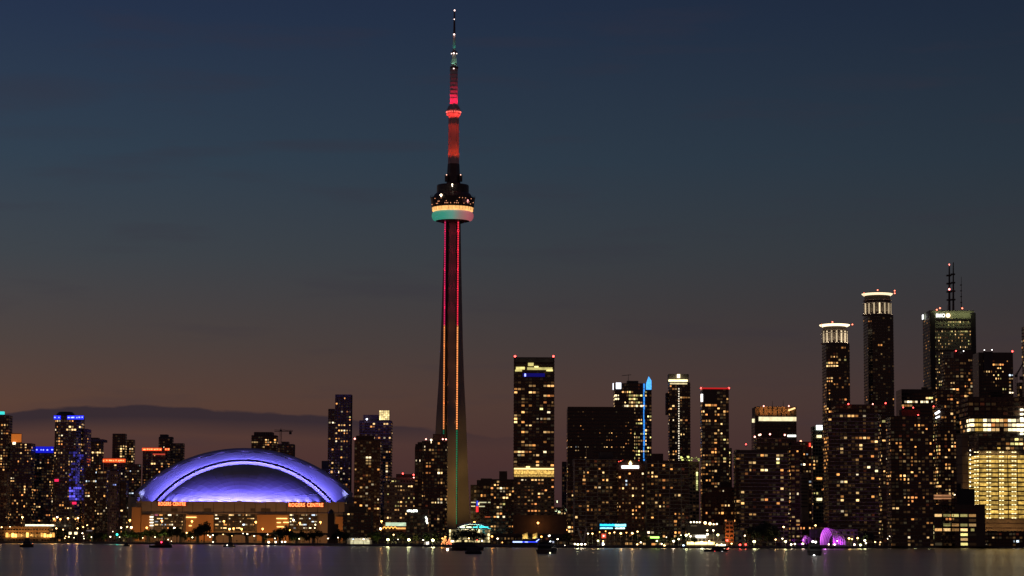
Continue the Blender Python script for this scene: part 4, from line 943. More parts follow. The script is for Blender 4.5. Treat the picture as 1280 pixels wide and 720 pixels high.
building('condo_tower', 'tall tower full of warm lit windows with a thin red line along its roof', 'condo tower', 2330,
  [dict(x0=875.6, x1=911.4, y0=485, wall='dark', fh=3.0, bw=2.8, wh=.62, ww=.85, p=.27, run=2, pal='warm', skip=[(879, 485, 896, 503)], over=[(896, 485, 912, 496, .08, 'dim'), (880, 503, 896, 507, .9, 'warm'), (895, 505, 912, 560, .24, 'greenish'), (895, 560, 912, 612, .3, 'greenish')], slab=(.15, .3, 'dslab')),
   dict(x0=911.4, x1=915, y0=560, dd=6, wall='dark', p=.2, pal='greenish')], 44, extra=ex, dimp=.4)
building('apartment_block', 'low red-brown ribbed apartment block in front of the red-roofed lit tower', 'apartment block', 1980,
  [dict(x0=878, x1=925, y0=616, wall='brick', fins=(2, .5, .5, 'brick'), p=.09, pal='warm', bw=2.6, dep=26, over=[(878, 640, 925, 660, .2, 'orange')]), dict(x0=884, x1=918, y0=609, y1=616, dd=3, wall='brick', p=.02, bw=2.6), dict(x0=899, x1=914, y0=603, y1=609, dd=6, wall='brown', p=0, darkwin=False)], 45)
def ex(root, r, D):
    obs(root, D, [(954.6, 507.6), (986, 507.6)], REDP, .7)
    mast(root, D, 965.5, 508, 501, .3); mast(root, D, 979, 508, 500, .3)
    pbox(root, 'light_band', D, 948.5, 521.2, 995.4, 526.2, lit('white sky lobby', (1, .85, .50), 1.5, vary=.3, nscale=.3), dd=-1); pbox(root, 'light_band', D, 940.4, 523.5, 943.4, 528, MATS['white sky lobby'], dd=5)
    pbox(root, 'light_band', D, 984.5, 543.6, 995, 546, glow('white band', (.95, 1, .9), 2.4), dd=-1)
    for x, w in ((951, .9), (956, 1.3), (964, .8), (970, 1.1), (979, .7), (984, 1)):
        lamp('SPOT', P(x, 518.5, D - 7), 2600 * w, (1, .42, .12), root, aim=P(x, 510, D + 1), radius=.3, cone=110, blend=1)
    b = MB()
    for k in range(9):
        q = P(949 + k * 5.6, 511.5, D - .4); b.tube((q.x, q.y, P(949, 519.6, D).z), (q.x, q.y, P(949, 508.4, D).z), .3)
    b.build('crown_rib', W['dark'], root)
    q0 = P(985.5, 513, D - 1.4); q1 = P(994, 510, D - 1.4); b = MB(); b.tube(q0, q1, .8); b.build('roof_lamp', glow('orange roof lamp', (1, .6, .25), 1.8), root)
building('office_tower', 'dark glass office tower with an orange-lit crown above a bright white band', 'office tower', 2500,
  [dict(x0=940, x1=995.5, y0=508.2, y1=520, wall='tan', p=0, darkwin=False, dd=2), dict(x0=939.6, x1=996, y0=520, wall='dark', p=.0, slab=(.15, .4, 'metal'), skip=[(938, 500, 998, 529)], pal='dim', over=[(938, 548, 1000, 680, .05, 'warm')])], 46, extra=ex, dimp=.05)
def ex(root, r, D):
    obs(root, D, [(943.5, 546), (962.5, 542.8), (981, 543.7)], REDP, .7); obs(root, D, [(932.5, 555.4)], RED, .55); obs(root, D, [(949, 543.8), (950.5, 543.3)], glow('warm roof lamp', (1, .55, .4), 3.5), .75)
building('condo_block', 'broad waterfront condo block with thin pale floor lines before the white-banded office tower', 'condo block', 1950,
  [dict(x0=922, x1=985, y0=562.5, wall='dark', slab=(1.3, .36, 'slab'), bw=3.1, fh=2.95, p=.012, dep=26, hot=[(954, 565, 'amber'), (956, 565, 'amber'), (954, 569, 'amber'), (956, 569), (971, 564, 'softs'), (971, 569, 'softs'), (971, 574, 'white'), (977, 569, 'softs'), (972, 578, 'lime'), (938, 578, 'softs'), (945, 578, 'softs'), (955, 587, 'softs'), (957, 587, 'white'), (977, 587, 'amber'), (976, 596, 'amber'), (978, 596, 'softs'), (977, 609, 'softs'), (928, 614, 'softs'), (955, 623, 'softs'), (957, 623), (977, 623, 'white'), (971, 628, 'amber'), (928, 628), (932, 591, 'deep'), (934, 591, 'deep')]),
   dict(x0=943, x1=986, y0=547, y1=562.5, dd=4, wall='dark', slab=(.8, .36, 'dslab'), p=.0, dep=20), dict(x0=917.5, x1=925, y0=562, dd=8, wall='dark', slab=(.8, .36, 'dslab'), p=.1, dep=18), dict(x0=985, x1=1000, y0=552, dd=7, wall='brown', slab=(1.0, .36, 'dslab'), p=.2, dep=20, pal='condo', over=[(985, 562, 1000, 592, .4, 'amber')])], 47, extra=ex)
def ex(root, r, D):
    pbox(root, 'neon_sign', D, 1011.7, 553.8, 1013.2, 558.2, glow('red neon sign', (1, .05, .03), 3), dd=-2); obs(root, D, [(1001, 551.5)], glow('orange roof light', (1, .35, .2), 4), 1.0)
building('office_block', 'dark block with a small red neon tick at its corner, between two waterfront condo blocks', 'office block', 2420,
  [dict(x0=998, x1=1014.5, y0=552, wall='brown', p=.2, pal='mixed', fh=3.4, over=[(998, 552, 1015, 565, 0, 'dim')])], 48, extra=ex)
building('slotted_wall', 'narrow tan wall block with dark horizontal slots and a sloping top', 'wall block', 2120,
  [dict(x0=999, x1=1010.8, y0=592, wall='tan', p=0, darkwin=False, dep=20), dict(x0=1004.8, x1=1010.8, y0=590, y1=592, dd=.5, wall='tan', p=0, darkwin=False, dep=19)], 49,
  extra=lambda root, r, D: [pbox(root, 'slot', D, 1001, y, 1009.4, y + 1.3, W['black'], dd=-.3, dep=.4) for y in (597.5, 601.8, 606.6, 610.6, 614.6, 619, 623.4, 628, 632.6)] + [obs(root, D, [(1003.8, 606.8), (1008, 606.8), (1004.8, 623)], glow('little warm lamp', (1, .6, .3), 2.5), .5)])
def ex(root, r, D):
    pbox(root, 'sign_box', D, 1020.6, 531.5, 1028, 537.2, glow('white roof sign', (.9, .97, 1), 2.6), dd=-1)
    pbox(root, 'lit_floor', D, 1021, 544, 1027, 547, LIT['hall'], dd=-1); pbox(root, 'lit_floor', D, 1021, 597, 1027.5, 599.2, LIT['amber'], dd=-1); pbox(root, 'lit_floor', D, 1021, 622.5, 1027.5, 625.8, LIT['hall'], dd=-1)
building('office_tower', 'slim greenish office tower with a white square sign on its roof', 'office tower', 2460,
  [dict(x0=1014, x1=1030, y0=533, wall='green', slab=(.2, .5, 'green'), p=.10, pal='greenish', bw=2.6, fh=3.6, skip=[(1019, 528, 1030, 540)])], 50, extra=ex, dimp=.1)
# twin crowned towers
def crown_tower(label, D, x0, x1, ytop, ycap, bright, seed, p, over, hot, rim):
    W0 = x1 - x0
    def ex(root, r, D):
        cr = glow('tower rim light %d' % seed, (1, .80, .50), 2.0 if bright else 1.3)
        a = P(x0, ytop, D); b = P(x1, ytop, D); cxw = (a.x + b.x) / 2; w = (b.x - a.x) / 2; cy = D + 17; asp = 17 / w
        def ell(f, n=28): return [(cxw + w * f * math.cos(t), cy + w * asp * f * math.sin(t)) for t in [2 * math.pi * (k + .5) / n for k in range(n)]]
        Z = lambda y: P((x0 + x1) / 2, y, D).z
        m = MB(); n = 28
        e0 = ell(.86); e1 = ell(1.05 if bright else .98); e2 = ell(1.10 if bright else 1.03)
        rings = [[(p[0], p[1], Z(ytop + 3.6)) for p in e0], [(p[0], p[1], Z(ytop + 1.9)) for p in e1], [(p[0], p[1], Z(ytop + .9)) for p in e2], [(p[0], p[1], Z(ytop)) for p in ell(1.0)]]
        for r0, r1 in zip(rings, rings[1:]):
            for i in range(n): j = (i + 1) % n; m.poly([r0[i], r0[j], r1[j], r1[i]], 0 if (r1 is not rings[-1]) else 1)
        m.poly(rings[-1], 1); m.build('halo_rim', [cr, W['dconc']], root)
        hb = lit('crown gallery %d' % seed, (1, .76, .46), 1.0 if bright else .9, vary=.5, nscale=.9)
        m = MB(); m.prism(ell(.84), Z(ycap), Z(ytop + 3), 0); m.build('crown_drum', mat('crown wall', (.10, .085, .07), .7), root)
        m = MB()
        for yb in ((ycap - .9), ytop + (ycap - ytop) * .46, ytop + (ycap - ytop) * .33):
            m.prism(ell(.94 if yb < ycap - 2 else 1.0), Z(yb + .35), Z(yb - .55), 0)
        m.build('ring_ledge', mat('ledge lit', (.5, .45, .38), .7), root)
        m = MB(); rng = random.Random(seed)
        for k, (px_, py_) in enumerate(ell(.865, 30)):
            if py_ > cy: continue
            m.box(px_ - .75, px_ + .75, py_ - .3, py_ + .1, Z(ycap - 1.5), Z(ytop + (ycap - ytop) * (.36 if bright else .46)), 0 if k % 2 == 0 else 1)
        m.build('lit_column', [hb, mat('crown pier', (.25, .21, .17), .7)], root)
        for k in range(12):
            t = math.pi * (1 + (k + .5) / 12); q = (cxw + w * 1.02 * math.cos(t), cy + w * asp * 1.02 * math.sin(t) - .5)
            lamp('SPOT', (q[0], q[1], Z(ycap - .5)), 1400 if bright else 700, (1, .82, .6), root, aim=(cxw + w * .8 * math.cos(t), cy + w * asp * .8 * math.sin(t), Z(ytop + 4)), radius=.25, cone=90, blend=1)
        obs(root, D, rim, glow('rim beacon', (1, .18, .1), 5), .65)
    return building('condo_tower', label, 'condo tower', D,
      [dict(x0=x0, x1=x1, y0=ycap, wall='dark', shape='cant', dep=34, slab=(.35, .4, 'dslab'), fh=3.0, bw=2.7, p=p, over=over, hot=hot, pal='warm', run=3)], seed, extra=ex, dimp=.12)
crown_tower('shorter of two crowned round towers, with glowing white ring and bright colonnade', 2380, 1028.6, 1063.6, 403.5, 429, True, 61, .2,
  [(1028, 429, 1034, 530, .05, 'dim'), (1036, 435, 1064, 438, .7, 'soft' if 0 else 'warm'), (1043, 447, 1064, 450, .9, 'yellow'), (1034, 451, 1044, 459, .9, 'yellow'), (1034, 472, 1050, 478, .7, 'warm'), (1036, 459, 1064, 471, .03, 'dim'), (1030, 480, 1064, 530, .24, 'warm')], [], [(1027, 406), (1040.5, 402.5), (1065.5, 405.6)])
crown_tower('tallest condo tower, nearly unlit below its white-lit colonnade and thin ring', 2420, 1080.6, 1118.8, 364.5, 393, False, 62, .012, [(1100, 439, 1112, 443, .35, 'yellow')], [], [(1080, 366.8), (1097, 362.6), (1118.3, 363.4), (1118.4, 366.6)])
def ex(root, r, D):
    obs(root, D, [(1107, 504), (1060.5, 505)], RED, .6); obs(root, D, [(1091, 505)], REDP, .5)
building('condo_block', 'broadest dark waterfront condo block with many thin pale floor lines, below the crowned towers', 'condo block', 1960,
  [dict(x0=1030, x1=1098, y0=516, wall='dark', slab=(1.3, .34, 'slab'), bw=3.0, fh=2.95, p=.012, dep=28, over=[(1030, 545, 1036, 590, .5, 'amber')], hot=[(1051, 522), (1063, 522), (1065, 522), (1070, 522), (1056, 548, 'softs'), (1057, 548, 'softs'), (1073, 548, 'amber'), (1074, 548, 'amber'), (1083, 548, 'softs'), (1084, 548), (1094, 552, 'lime'), (1094, 561), (1051, 560, 'softs'), (1052, 565, 'softs'), (1074, 557, 'softs'), (1074, 561, 'softs'), (1074, 570, 'amber'), (1073, 574), (1089, 553, 'amber'), (1089, 570, 'deep'), (1085, 584, 'white'), (1094, 587, 'white'), (1050, 593), (1052, 601), (1058, 601, 'lime'), (1051, 622, 'amber'), (1051, 626, 'softs'), (1073, 617, 'softs'), (1074, 625, 'softs'), (1089, 621), (1057, 644, 'softs'), (1052, 640), (1093, 596), (1047, 609)]),
   dict(x0=1040, x1=1107, y0=505.5, y1=516, dd=4, wall='brown', slab=(.8, .34, 'dslab'), p=.0, dep=22), dict(x0=1098, x1=1108, y0=516, dd=6, wall='dark', slab=(1, .34, 'dslab'), p=.3, pal='greenish', dep=20)], 63, extra=ex)
def ex(root, r, D):
    obs(root, D, [(1141.5, 509.5), (1147.8, 518.8), (1167, 508), (1129, 509.3)], RED, .5)
    pbox(root, 'penthouse', D, 1127, 512, 1150, 521, W['brick'], dd=6, dep=12)
building('condo_block', 'dark waterfront condo block with scattered warm windows, right of the broadest block', 'condo block', 1990,
  [dict(x0=1108, x1=1166, y0=520, wall='dark', slab=(1.2, .34, 'dslab'), bw=3.0, fh=2.95, p=.07, dep=26, over=[(1120, 535, 1132, 555, .6, 'warm'), (1139, 525, 1152, 550, .45, 'warm'), (1134, 552, 1152, 600, .34, 'warm'), (1118, 535, 1131, 600, .22, 'warm'), (1160, 548, 1166, 580, .6, 'warm'), (1108, 590, 1125, 605, .4, 'warm')])], 64, extra=ex)
def ex(root, r, D):
    obs(root, D, [(1128, 509.6), (1132, 508), (1136, 507.8), (1155, 508), (1160, 507), (1167, 508.5)], glow('dull red lamp', (1, .08, .05), 3), .7)
    pbox(root, 'penthouse', D, 1152, 484, 1159.5, 487, W['dark'], dd=5)
building('office_tower', 'flat black office block with bright top rows, right of the tallest condo tower', 'office tower', 2480,
  [dict(x0=1121, x1=1175, y0=486.5, wall='dark', fh=3.9, bw=2.7, wh=.5, ww=.85, p=.0, pal='yellow', over=[(1158, 495, 1176, 498.5, .9, 'yellow'), (1130, 499, 1176, 503.5, .9, 'white'), (1126, 503.5, 1150, 507.5, .8, 'deep' if 0 else 'warm'), (1150, 503.5, 1176, 507, .5, 'warm')])], 65, extra=ex, dimp=.05)
# bank tower
def ex(root, r, D):
    dkm = W['black']
    for x0, x1 in ((1164.6, 1168.8), (1215.6, 1219.6)): pbox(root, 'corner_pier', D, x0, 391, x1, 520, dkm, dd=-.8, dep=1.4)
    for y0, y1 in ((398.4, 400.4), (410.2, 411.8), (437.5, 439)): pbox(root, 'louvre_band', D, 1170, y0, 1214.5, y1, dkm, dd=-.6, dep=.9)
    cu = bpy.data.curves.new('sign_text', 'FONT'); cu.body = 'BMO'; cu.size = 1; cu.extrude = .05; cu.offset = .02; cu.space_character = 1.1
    tmp = bpy.data.objects.new('tmp', cu); sc.collection.objects.link(tmp); bpy.context.view_layer.update()
    me = bpy.data.meshes.new_from_object(tmp.evaluated_get(bpy.context.evaluated_depsgraph_get())); bpy.data.objects.remove(tmp); me.materials.clear(); me.materials.append(glow('white bank letters', (1, 1, 1), 1.7))
    xs = [v.co.x for v in me.vertices]; ys = [v.co.y for v in me.vertices]
    q0 = P(1170.2, 396.6, D - 1.2); q1 = P(1181.2, 392, D - 1.2); o = bpy.data.objects.new('sign_lettering', me); sc.collection.objects.link(o); o.parent = root
    o.scale = ((q1.x - q0.x) / (max(xs) - min(xs)), (q1.z - q0.z) / (max(ys) - min(ys)), 1); o.rotation_euler = (math.pi / 2, 0, 0)
    o.location = Vector((q0.x - min(xs) * o.scale[0], D - 1.2, q0.z - min(ys) * o.scale[1])) - root.location
    q = P(1185.2, 394.3, D - 1.2); b = MB(); n = 20; rr = 2.5
    b.v = [(q.x + rr * math.cos(2 * math.pi * k / n), q.y, q.z + rr * math.sin(2 * math.pi * k / n)) for k in range(n)]; b.v += [(a, c + .8, d) for a, c, d in b.v]; b.f = [tuple(range(n))] + [(k, n + k, n + (k + 1) % n, (k + 1) % n) for k in range(n)]; b.m = [0] * (n + 1)
    b.build('round_emblem', glow('warm white roundel', (1, .72, .42), 2.6), root)
    a = P(1154.9, 396, D + 30); b = MB(); b.box(a.x - 1.6, a.x - 1.0, a.y - 4, a.y + 4, a.z - 3, a.z + 2.5); b.build('side_sign', MATS['white bank letters'], root)
    obs(root, D, [(1171, 387.3), (1175, 385.2), (1202.8, 385.4)], glow('rim beacon', (1, .18, .1), 5), .9)
    mast(root, D, 1186.6, 386, 330, 1.5, dd=16); mast(root, D, 1191.6, 386, 328, 1.3, dd=18); mast(root, D, 1201.6, 386, 346, .5, dd=14); mast(root, D, 1184, 386, 381, .3)
    q = P(1186.6, 361.6, D + 14); b = MB(); b.ball(q, 1.1); b.tube(q, q + Vector((0, 2, 0)), .3); b.build('mast_beacon', glow('mast beacon', (1, .2, .18), 8), root)
    q = P(1186.6, 330.5, D + 15); b = MB(); b.ball(q, .8); b.tube(q, q - Vector((0, 0, 1.5)), .3); b.build('mast_beacon', glow('mast beacon dim', (1, .25, .2), 3), root)
    for k in range(5): lamp('SPOT', P(1172 + k * 10, 386.5, D - 9), 2600, (.8, .8, .4), root, aim=P(1172 + k * 10, 402, D), radius=.4, cone=130, blend=1)
building('bank_tower', 'green-grey bank skyscraper with white bank letters and three roof antennas', 'skyscraper', 2760,
  [dict(x0=1155, x1=1219.6, y0=388, wall='green', fh=3.6, bw=1.9, ww=.5, wh=.42, p=.05, pal='lime', run=1, dep=46, slab=(.08, 1.0, 'green'), skip=[(1164, 385, 1221, 398), (1153, 385, 1164, 398)],
     over=[(1153, 398, 1164.3, 500, .04, 'amber'), (1185, 401, 1212, 406, .85, 'lime'), (1183, 406, 1198, 410, .6, 'lime'), (1169, 414, 1216, 417, .6, 'yellow'), (1169, 417, 1216, 437, .36, 'yellow'), (1169, 440, 1178, 486, .5, 'yellow')])], 66, extra=ex, dimp=.5)
def ex(root, r, D): obs(root, D, [(1265.5, 439.2)], RED, .9); obs(root, D, [(1230.5, 437.6), (1240, 437.4)], glow('white roof lamp', (1, .95, .9), 4), .6)
building('office_tower', 'black office tower with a cluster of lit offices, right of the bank skyscraper', 'office tower', 2560,
  [dict(x0=1217, x1=1268, y0=440.5, wall='dark', fh=3.7, bw=2.5, wh=.45, ww=.7, p=.0, pal='mixed', skip=[(1215, 440, 1270, 448)],
     over=[(1241, 449, 1264, 452, .6, 'warm'), (1241, 453.5, 1252, 457, .9, 'orange'), (1241, 460, 1256, 492, .5, 'yellow'), (1260, 462, 1264, 492, .8, 'mixed'), (1232, 457, 1241, 466, .7, 'soft' if 0 else 'warm')]),
   dict(x0=1229, x1=1241, y0=439.5, y1=463, dd=-3, dep=6, wall='dconc', p=0, darkwin=False)], 67, extra=ex, dimp=.06)
def ex(root, r, D):
    obs(root, D, [(1195, 438.6)], RED, .6); obs(root, D, [(1204.5, 438.8)], MATS['white roof lamp'], .5)
    pbox(root, 'penthouse', D, 1192, 439, 1216, 447, W['dark'], dd=8, dep=14)
building('condo_tower', 'dark curved condo tower just in front of the bank skyscraper', 'condo tower', 2290,
  [dict(x0=1178, x1=1218, y0=447, wall='dark', slab=(1.0, .4, 'dslab'), p=.045, shape='bow', hot=[(1197, 469, 'softs'), (1201, 469, 'softs'), (1198, 478, 'dim'), (1189, 485), (1193, 485), (1198, 486), (1211, 468, 'amber'), (1211, 473, 'amber'), (1219, 480), (1219, 484), (1211, 489, 'softs'), (1211, 493), (1205, 494), (1191, 520), (1187, 510)])], 68, extra=ex)
def ex(root, r, D):
    for x0, y0, x1, y1 in ((1169, 517.5, 1174.5, 514), (1169.5, 522.5, 1174.5, 520.5)):
        a = P(x0, y0, D - 1.5); b = P(x1, y1, D - 1.5); m = MB(); m.tube(a, b, 1.0 if y0 < 520 else .6); m.build('roof_light', glow('white slanted light', (.95, .97, 1), 3), root)
building('condo_tower', 'dark tower edge with yellowish lit balconies, left of the floodlit building site', 'condo tower', 2080,
  [dict(x0=1167, x1=1196, y0=487, wall='brown', slab=(1.0, .4, 'dslab'), shape='cant', p=.15, dep=24, pal='warm', over=[(1180, 538, 1190, 552, .75, 'warm'), (1166, 525, 1176, 600, .34, 'greenish'), (1186, 516, 1196, 530, .4, 'warm'), (1168, 592, 1178, 612, .7, 'yellow'), (1190, 535, 1196, 560, .5, 'warm')])], 69, extra=ex)
# floodlit construction
def site_string(root, D, x):
    m = MB()
    for k in range(16):
        for dx in (-2.2, 1.2):
            q = P(x + dx, 565.2 + k * 5.48, D - 1.2); m.box(q.x - .75, q.x + .75, q.y, q.y + .3, q.z - .3, q.z + .3)
    m.build('work_light_string', glow('site string lamp', (1, .85, .45), 2.6), root)
def ex(root, r, D):
    pass
building('unfinished_tower', 'huge unfinished tower glowing gold through all its open floors', 'construction site', 2150,
  [dict(x0=1211, x1=1296, y0=563, wall='tan', fh=4.05, bw=8.4, ww=.9, wh=.68, p=1, pal='gold', run=1, slab=(.5, .8, 'brown'), dep=50, skip=[(1210, 560, 1300, 563.5), (1205, 651, 1300, 690)], over=[(1232, 560, 1241, 655, 1, 'gold')]),
   dict(x0=1211, x1=1296, y0=540, y1=563, wall='dark', dd=2, fh=3.9, bw=4, ww=.8, wh=.5, p=.05, pal='dimg' if 0 else 'dim', dep=46, slab=(.6, .4, 'dslab'), over=[(1258, 545, 1290, 563, .95, 'greenish'), (1235, 552, 1258, 563, .3, 'gold')]),
   dict(x0=1200, x1=1296, y0=520, y1=540, wall='dark', dd=-1, fh=4.1, bw=3.6, ww=.86, wh=.62, p=.6, pal='hall', dep=50, slab=(.7, .5, 'brown'), over=[(1208, 520, 1219, 540, .95, 'hall'), (1219, 520, 1229, 540, .9, 'gold'), (1229, 520, 1241, 540, 1, 'hall'), (1241, 520, 1258, 540, .9, 'warm'), (1196, 520, 1208, 540, .45, 'warm'), (1258, 520, 1280, 540, 1, 'hall')]),
   dict(x0=1198, x1=1296, y0=496, y1=520, wall='brown', dd=1, fh=4.2, bw=5, p=.02, pal='dim', dep=46, slab=(.8, .5, 'brick')),
   dict(x0=1195.5, x1=1211, y0=543, dd=-3, wall='tan', p=0, darkwin=False, dep=30, slab=(.12, .4, 'brown'), fh=8)], 70, cap=100, dimp=.4, extra=lambda root, r, D: [
     [site_string(root, D, x) for x in (1221, 1236.5, 1252.5, 1268)],
     [(lambda o: None)(pbox(root, 'work_light', D, 1276, y, 1279.2, y + 2.2, glow('white work light', (1, .9, .6), 4), dd=-4)) for y in (511, 516.5, 522, 530, 537, 541)],
     [lamp('SPOT', P(1214 + 9 * k, 562, D - 5), 1500, (1, .8, .4), root, aim=P(1214 + 9 * k, 575, D), radius=.3, cone=120, blend=1) for k in range(7)],
     [lamp('SPOT', P(1220 + 18 * k, 664, D - 14), 5000, (1, .6, .25), root, aim=P(1220 + 18 * k, 656, D), radius=.4, cone=120, blend=1) for k in range(4)],  # unseen spots added to brighten the base wall
     [lamp('SPOT', P(1203, 640, D - 24), 12000, (1, .6, .25), root, aim=P(1203, 600, D), radius=.4, cone=60, blend=1)],  # unseen spot added to brighten the tan wall on the left
     obs(root, D, [(1212.8, 563 + 5.6 * k) for k in range(9)], glow('site bulb', (1, .92, .7), 3.5), .55)])
building('slim_tower', 'narrow dark strip of a tower cut by the right edge of the picture', 'tower block', 2400,
  [dict(x0=1279, x1=1300, y0=408, wall='dark', slab=TS, p=.1)], 71)
building('office_block', 'dark office corner with a few lit floors under the crane at the right edge', 'office block', 2480,
  [dict(x0=1272, x1=1290, y0=478, wall='dark', p=.4, pal='yellow', fh=3.8)], 76)
crane('tower_crane', 'thin dark crane leaning up at the right edge beside a pale blue lamp', 2380, 1270, 500, 470, 1270.5, 1279.5, 453)
# low waterfront buildings (right)
def ex(root, r, D):
    pbox(root, 'canopy_light', D, 1122, 663.2, 1157, 667, lit('promenade hall', (1, .66, .25), 1.9, vary=.4, nscale=.3), dd=-14, dep=1); pbox(root, 'canopy_light', D, 1120, 669.5, 1157, 673, lit('promenade hall low', (1, .55, .22), 1.3, vary=.6, nscale=.3), dd=-14, dep=1)
    pbox(root, 'canopy', D, 1119, 657.5, 1158, 662.6, W['dark'], dd=-13.5, dep=14); pbox(root, 'canopy', D, 1119, 673.6, 1158, 676.2, W['dark'], dd=-13.5, dep=14)
    pbox(root, 'glazed_stair', D, 1158.8, 657, 1167.5, 662.5, LIT['lime'], dd=-1.5); pbox(root, 'glazed_stair', D, 1159, 664.5, 1167.5, 667, LIT['hall'], dd=-1.5); pbox(root, 'glazed_stair', D, 1159, 668.5, 1167.5, 674, LIT['lime'], dd=-1.5)
    for y0, y1 in ((618.5, 620.4), (622.2, 624)): pbox(root, 'strip_light', D, 1168, y0, 1189, y1, glow('orange strip light', (1, .45, .2), .5), dd=-1)
    obs(root, D, [(1156.5, 624.5)], glow('terrace lamp', (1, .8, .5), 4), 1.6); obs(root, D, [(1192.6, 618.7)], glow('terrace lamp', (1, .8, .5), 4), 1.2)
building('terminal_building', 'long black waterfront warehouse with rows of wide gold windows and blocky roof towers', 'warehouse', 2080,
  [dict(x0=1126, x1=1231.5, y0=630.5, wall='dark', bw=7.1, fh=4.05, ww=.82, wh=.55, p=.3, pal='yellow', run=1, dep=40, skip=[(1222, 625, 1233, 690)], over=[(1126, 644, 1221, 650, 1, 'yellow'), (1126, 632, 1190, 640, .25, 'dim'), (1190, 655, 1221, 661, .9, 'warm'), (1169, 662, 1206, 668, .9, 'warm'), (1180, 655, 1190, 662, .9, 'yellow'), (1148, 655, 1158, 661, .9, 'amber'), (1200, 655, 1212, 684, 1, 'yellow'), (1190, 650, 1200, 656, .7, 'yellow'), (1126, 668, 1160, 690, 0, 'dim')]),
   dict(x0=1137, x1=1168, y0=611, y1=630.5, dd=4, wall='black', p=0, darkwin=False, dep=24), dict(x0=1167, x1=1191, y0=613, y1=630.5, dd=8, wall='dark', p=.3, fh=3.9, bw=3.4, pal='warm', dep=20),
   dict(x0=1190, x1=1218.5, y0=611, y1=630.5, dd=4, wall='black', p=0, darkwin=False, dep=24), dict(x0=1190, x1=1201, y0=604.6, y1=611, dd=5, wall='black', p=0, darkwin=False, dep=14)], 72, extra=ex)
building('heritage_block', 'pink-brown masonry block with tall piers, left of the long black warehouse', 'office block', 2120,
  [dict(x0=1091, x1=1127, y0=634, wall='brick', fins=(2, .8, .7, 'tan'), slab=(.3, .4, 'brick'), bw=2.2, fh=4.0, p=.06, pal='mixed', dep=34, over=[(1094, 660, 1108, 672, .55, 'warm'), (1106, 640, 1110, 646, .5, 'amber')])], 73)
building('podium_block', 'low brown block with a row of orange lit windows behind the pink arched stage', 'low block', 1975,
  [dict(x0=985, x1=1036, y0=653, wall='brown', p=.32, pal='orange', bw=2.4, fh=3.2, dep=20, over=[(985, 664, 1036, 690, .06, 'dim')])], 74)
building('podium_block', 'low mauve podium at the foot of the broadest waterfront condo block', 'low block', 1935,
  [dict(x0=1036, x1=1072, y0=661.5, wall='purple', p=.03, pal='dim', dep=14)], 75)

# ================================================================== ELEVATED ROAD
def road():
    D = 2370; a = P(158, 665.5, D); b = P(708, 665.5, 2250); root = thing('elevated_road', 'long dark elevated road on columns in front of the stadium', 'elevated road', Vector((a.x, a.y, GROUND)))
    z = a.z - .8; u = (b - a); u.z = 0; L_ = u.length; u.normalize(); n = Vector((u.y, -u.x, 0))
    m = MB()
    def bx(s0, s1, w0, w1, z0, z1, mi=0):
        p = [a + u * s0 - n * w0, a + u * s0 + n * w1, a + u * s1 + n * w1, a + u * s1 - n * w0]; m.prism([(q.x, q.y) for q in (p[1], p[2], p[3], p[0])], z0, z1, mi)
    bx(0, L_, 9, 9, z - 1.1, z); bx(0, L_, -8.7, 9.1, z, z + .9); bx(0, L_, 9.1, -8.7, z, z + .9)
    m.build('deck', W['dconc'], root)
    k = 0
    while k * 17 < L_ - 5:
        m = MB(); s = 6 + k * 17; bx(s, s + 1.2, 3, 3, GROUND, z - 2.2); bx(s - .3, s + 1.5, 8, 8, z - 2.3, z - 1.1); m.build('pier', W['conc'], root); k += 1
road()

# ================================================================== LAMPS
def landmark(px):
    T = [(30, 'below the orange-roofed condo tower'), (66, 'below the broad blue-crowned tower'), (106, 'below the tallest blue-crowned tower'), (135, 'below the white-stringed block'), (163, 'below the slim ribbed tower'),
         (195, 'under the left sign of the stadium'), (250, 'under the left half of the stadium'), (320, 'under the middle of the stadium'), (365, 'right of the middle of the stadium'), (408, 'under the right sign of the stadium'), (440, 'at the right end of the stadium'), (478, 'below the cube-topped tower'), (527, 'below the stepped yellow-lit office block'), (560, 'left of the foot of the giant tower'),
         (612, 'by the round pavilion under the giant tower'), (643, 'below the dark plant-room tower'), (693, 'below the gold-banded tower'), (722, 'beside the brown podium'), (770, 'below the condo block with the blue sign'), (806, 'below the red-brown hotel'), (862, 'below the condo block right of the hotel'), (925, 'below the low ribbed apartment block'), (985, 'below the white-banded office tower'), (1025, 'left of the pink stage'), (1060, 'under the pink stage'), (1092, 'right of the pink stage'), (1126, 'below the pink-brown masonry block'), (1180, 'before the left half of the black warehouse'), (1232, 'before the right half of the black warehouse'), (1400, 'before the floodlit building site')]
    for x, s in T:
        if px < x: return s
ORD = ['first', 'second', 'third', 'fourth', 'fifth', 'sixth', 'seventh', 'eighth', 'ninth', 'tenth', 'eleventh', 'twelfth', 'thirteenth', 'fourteenth']
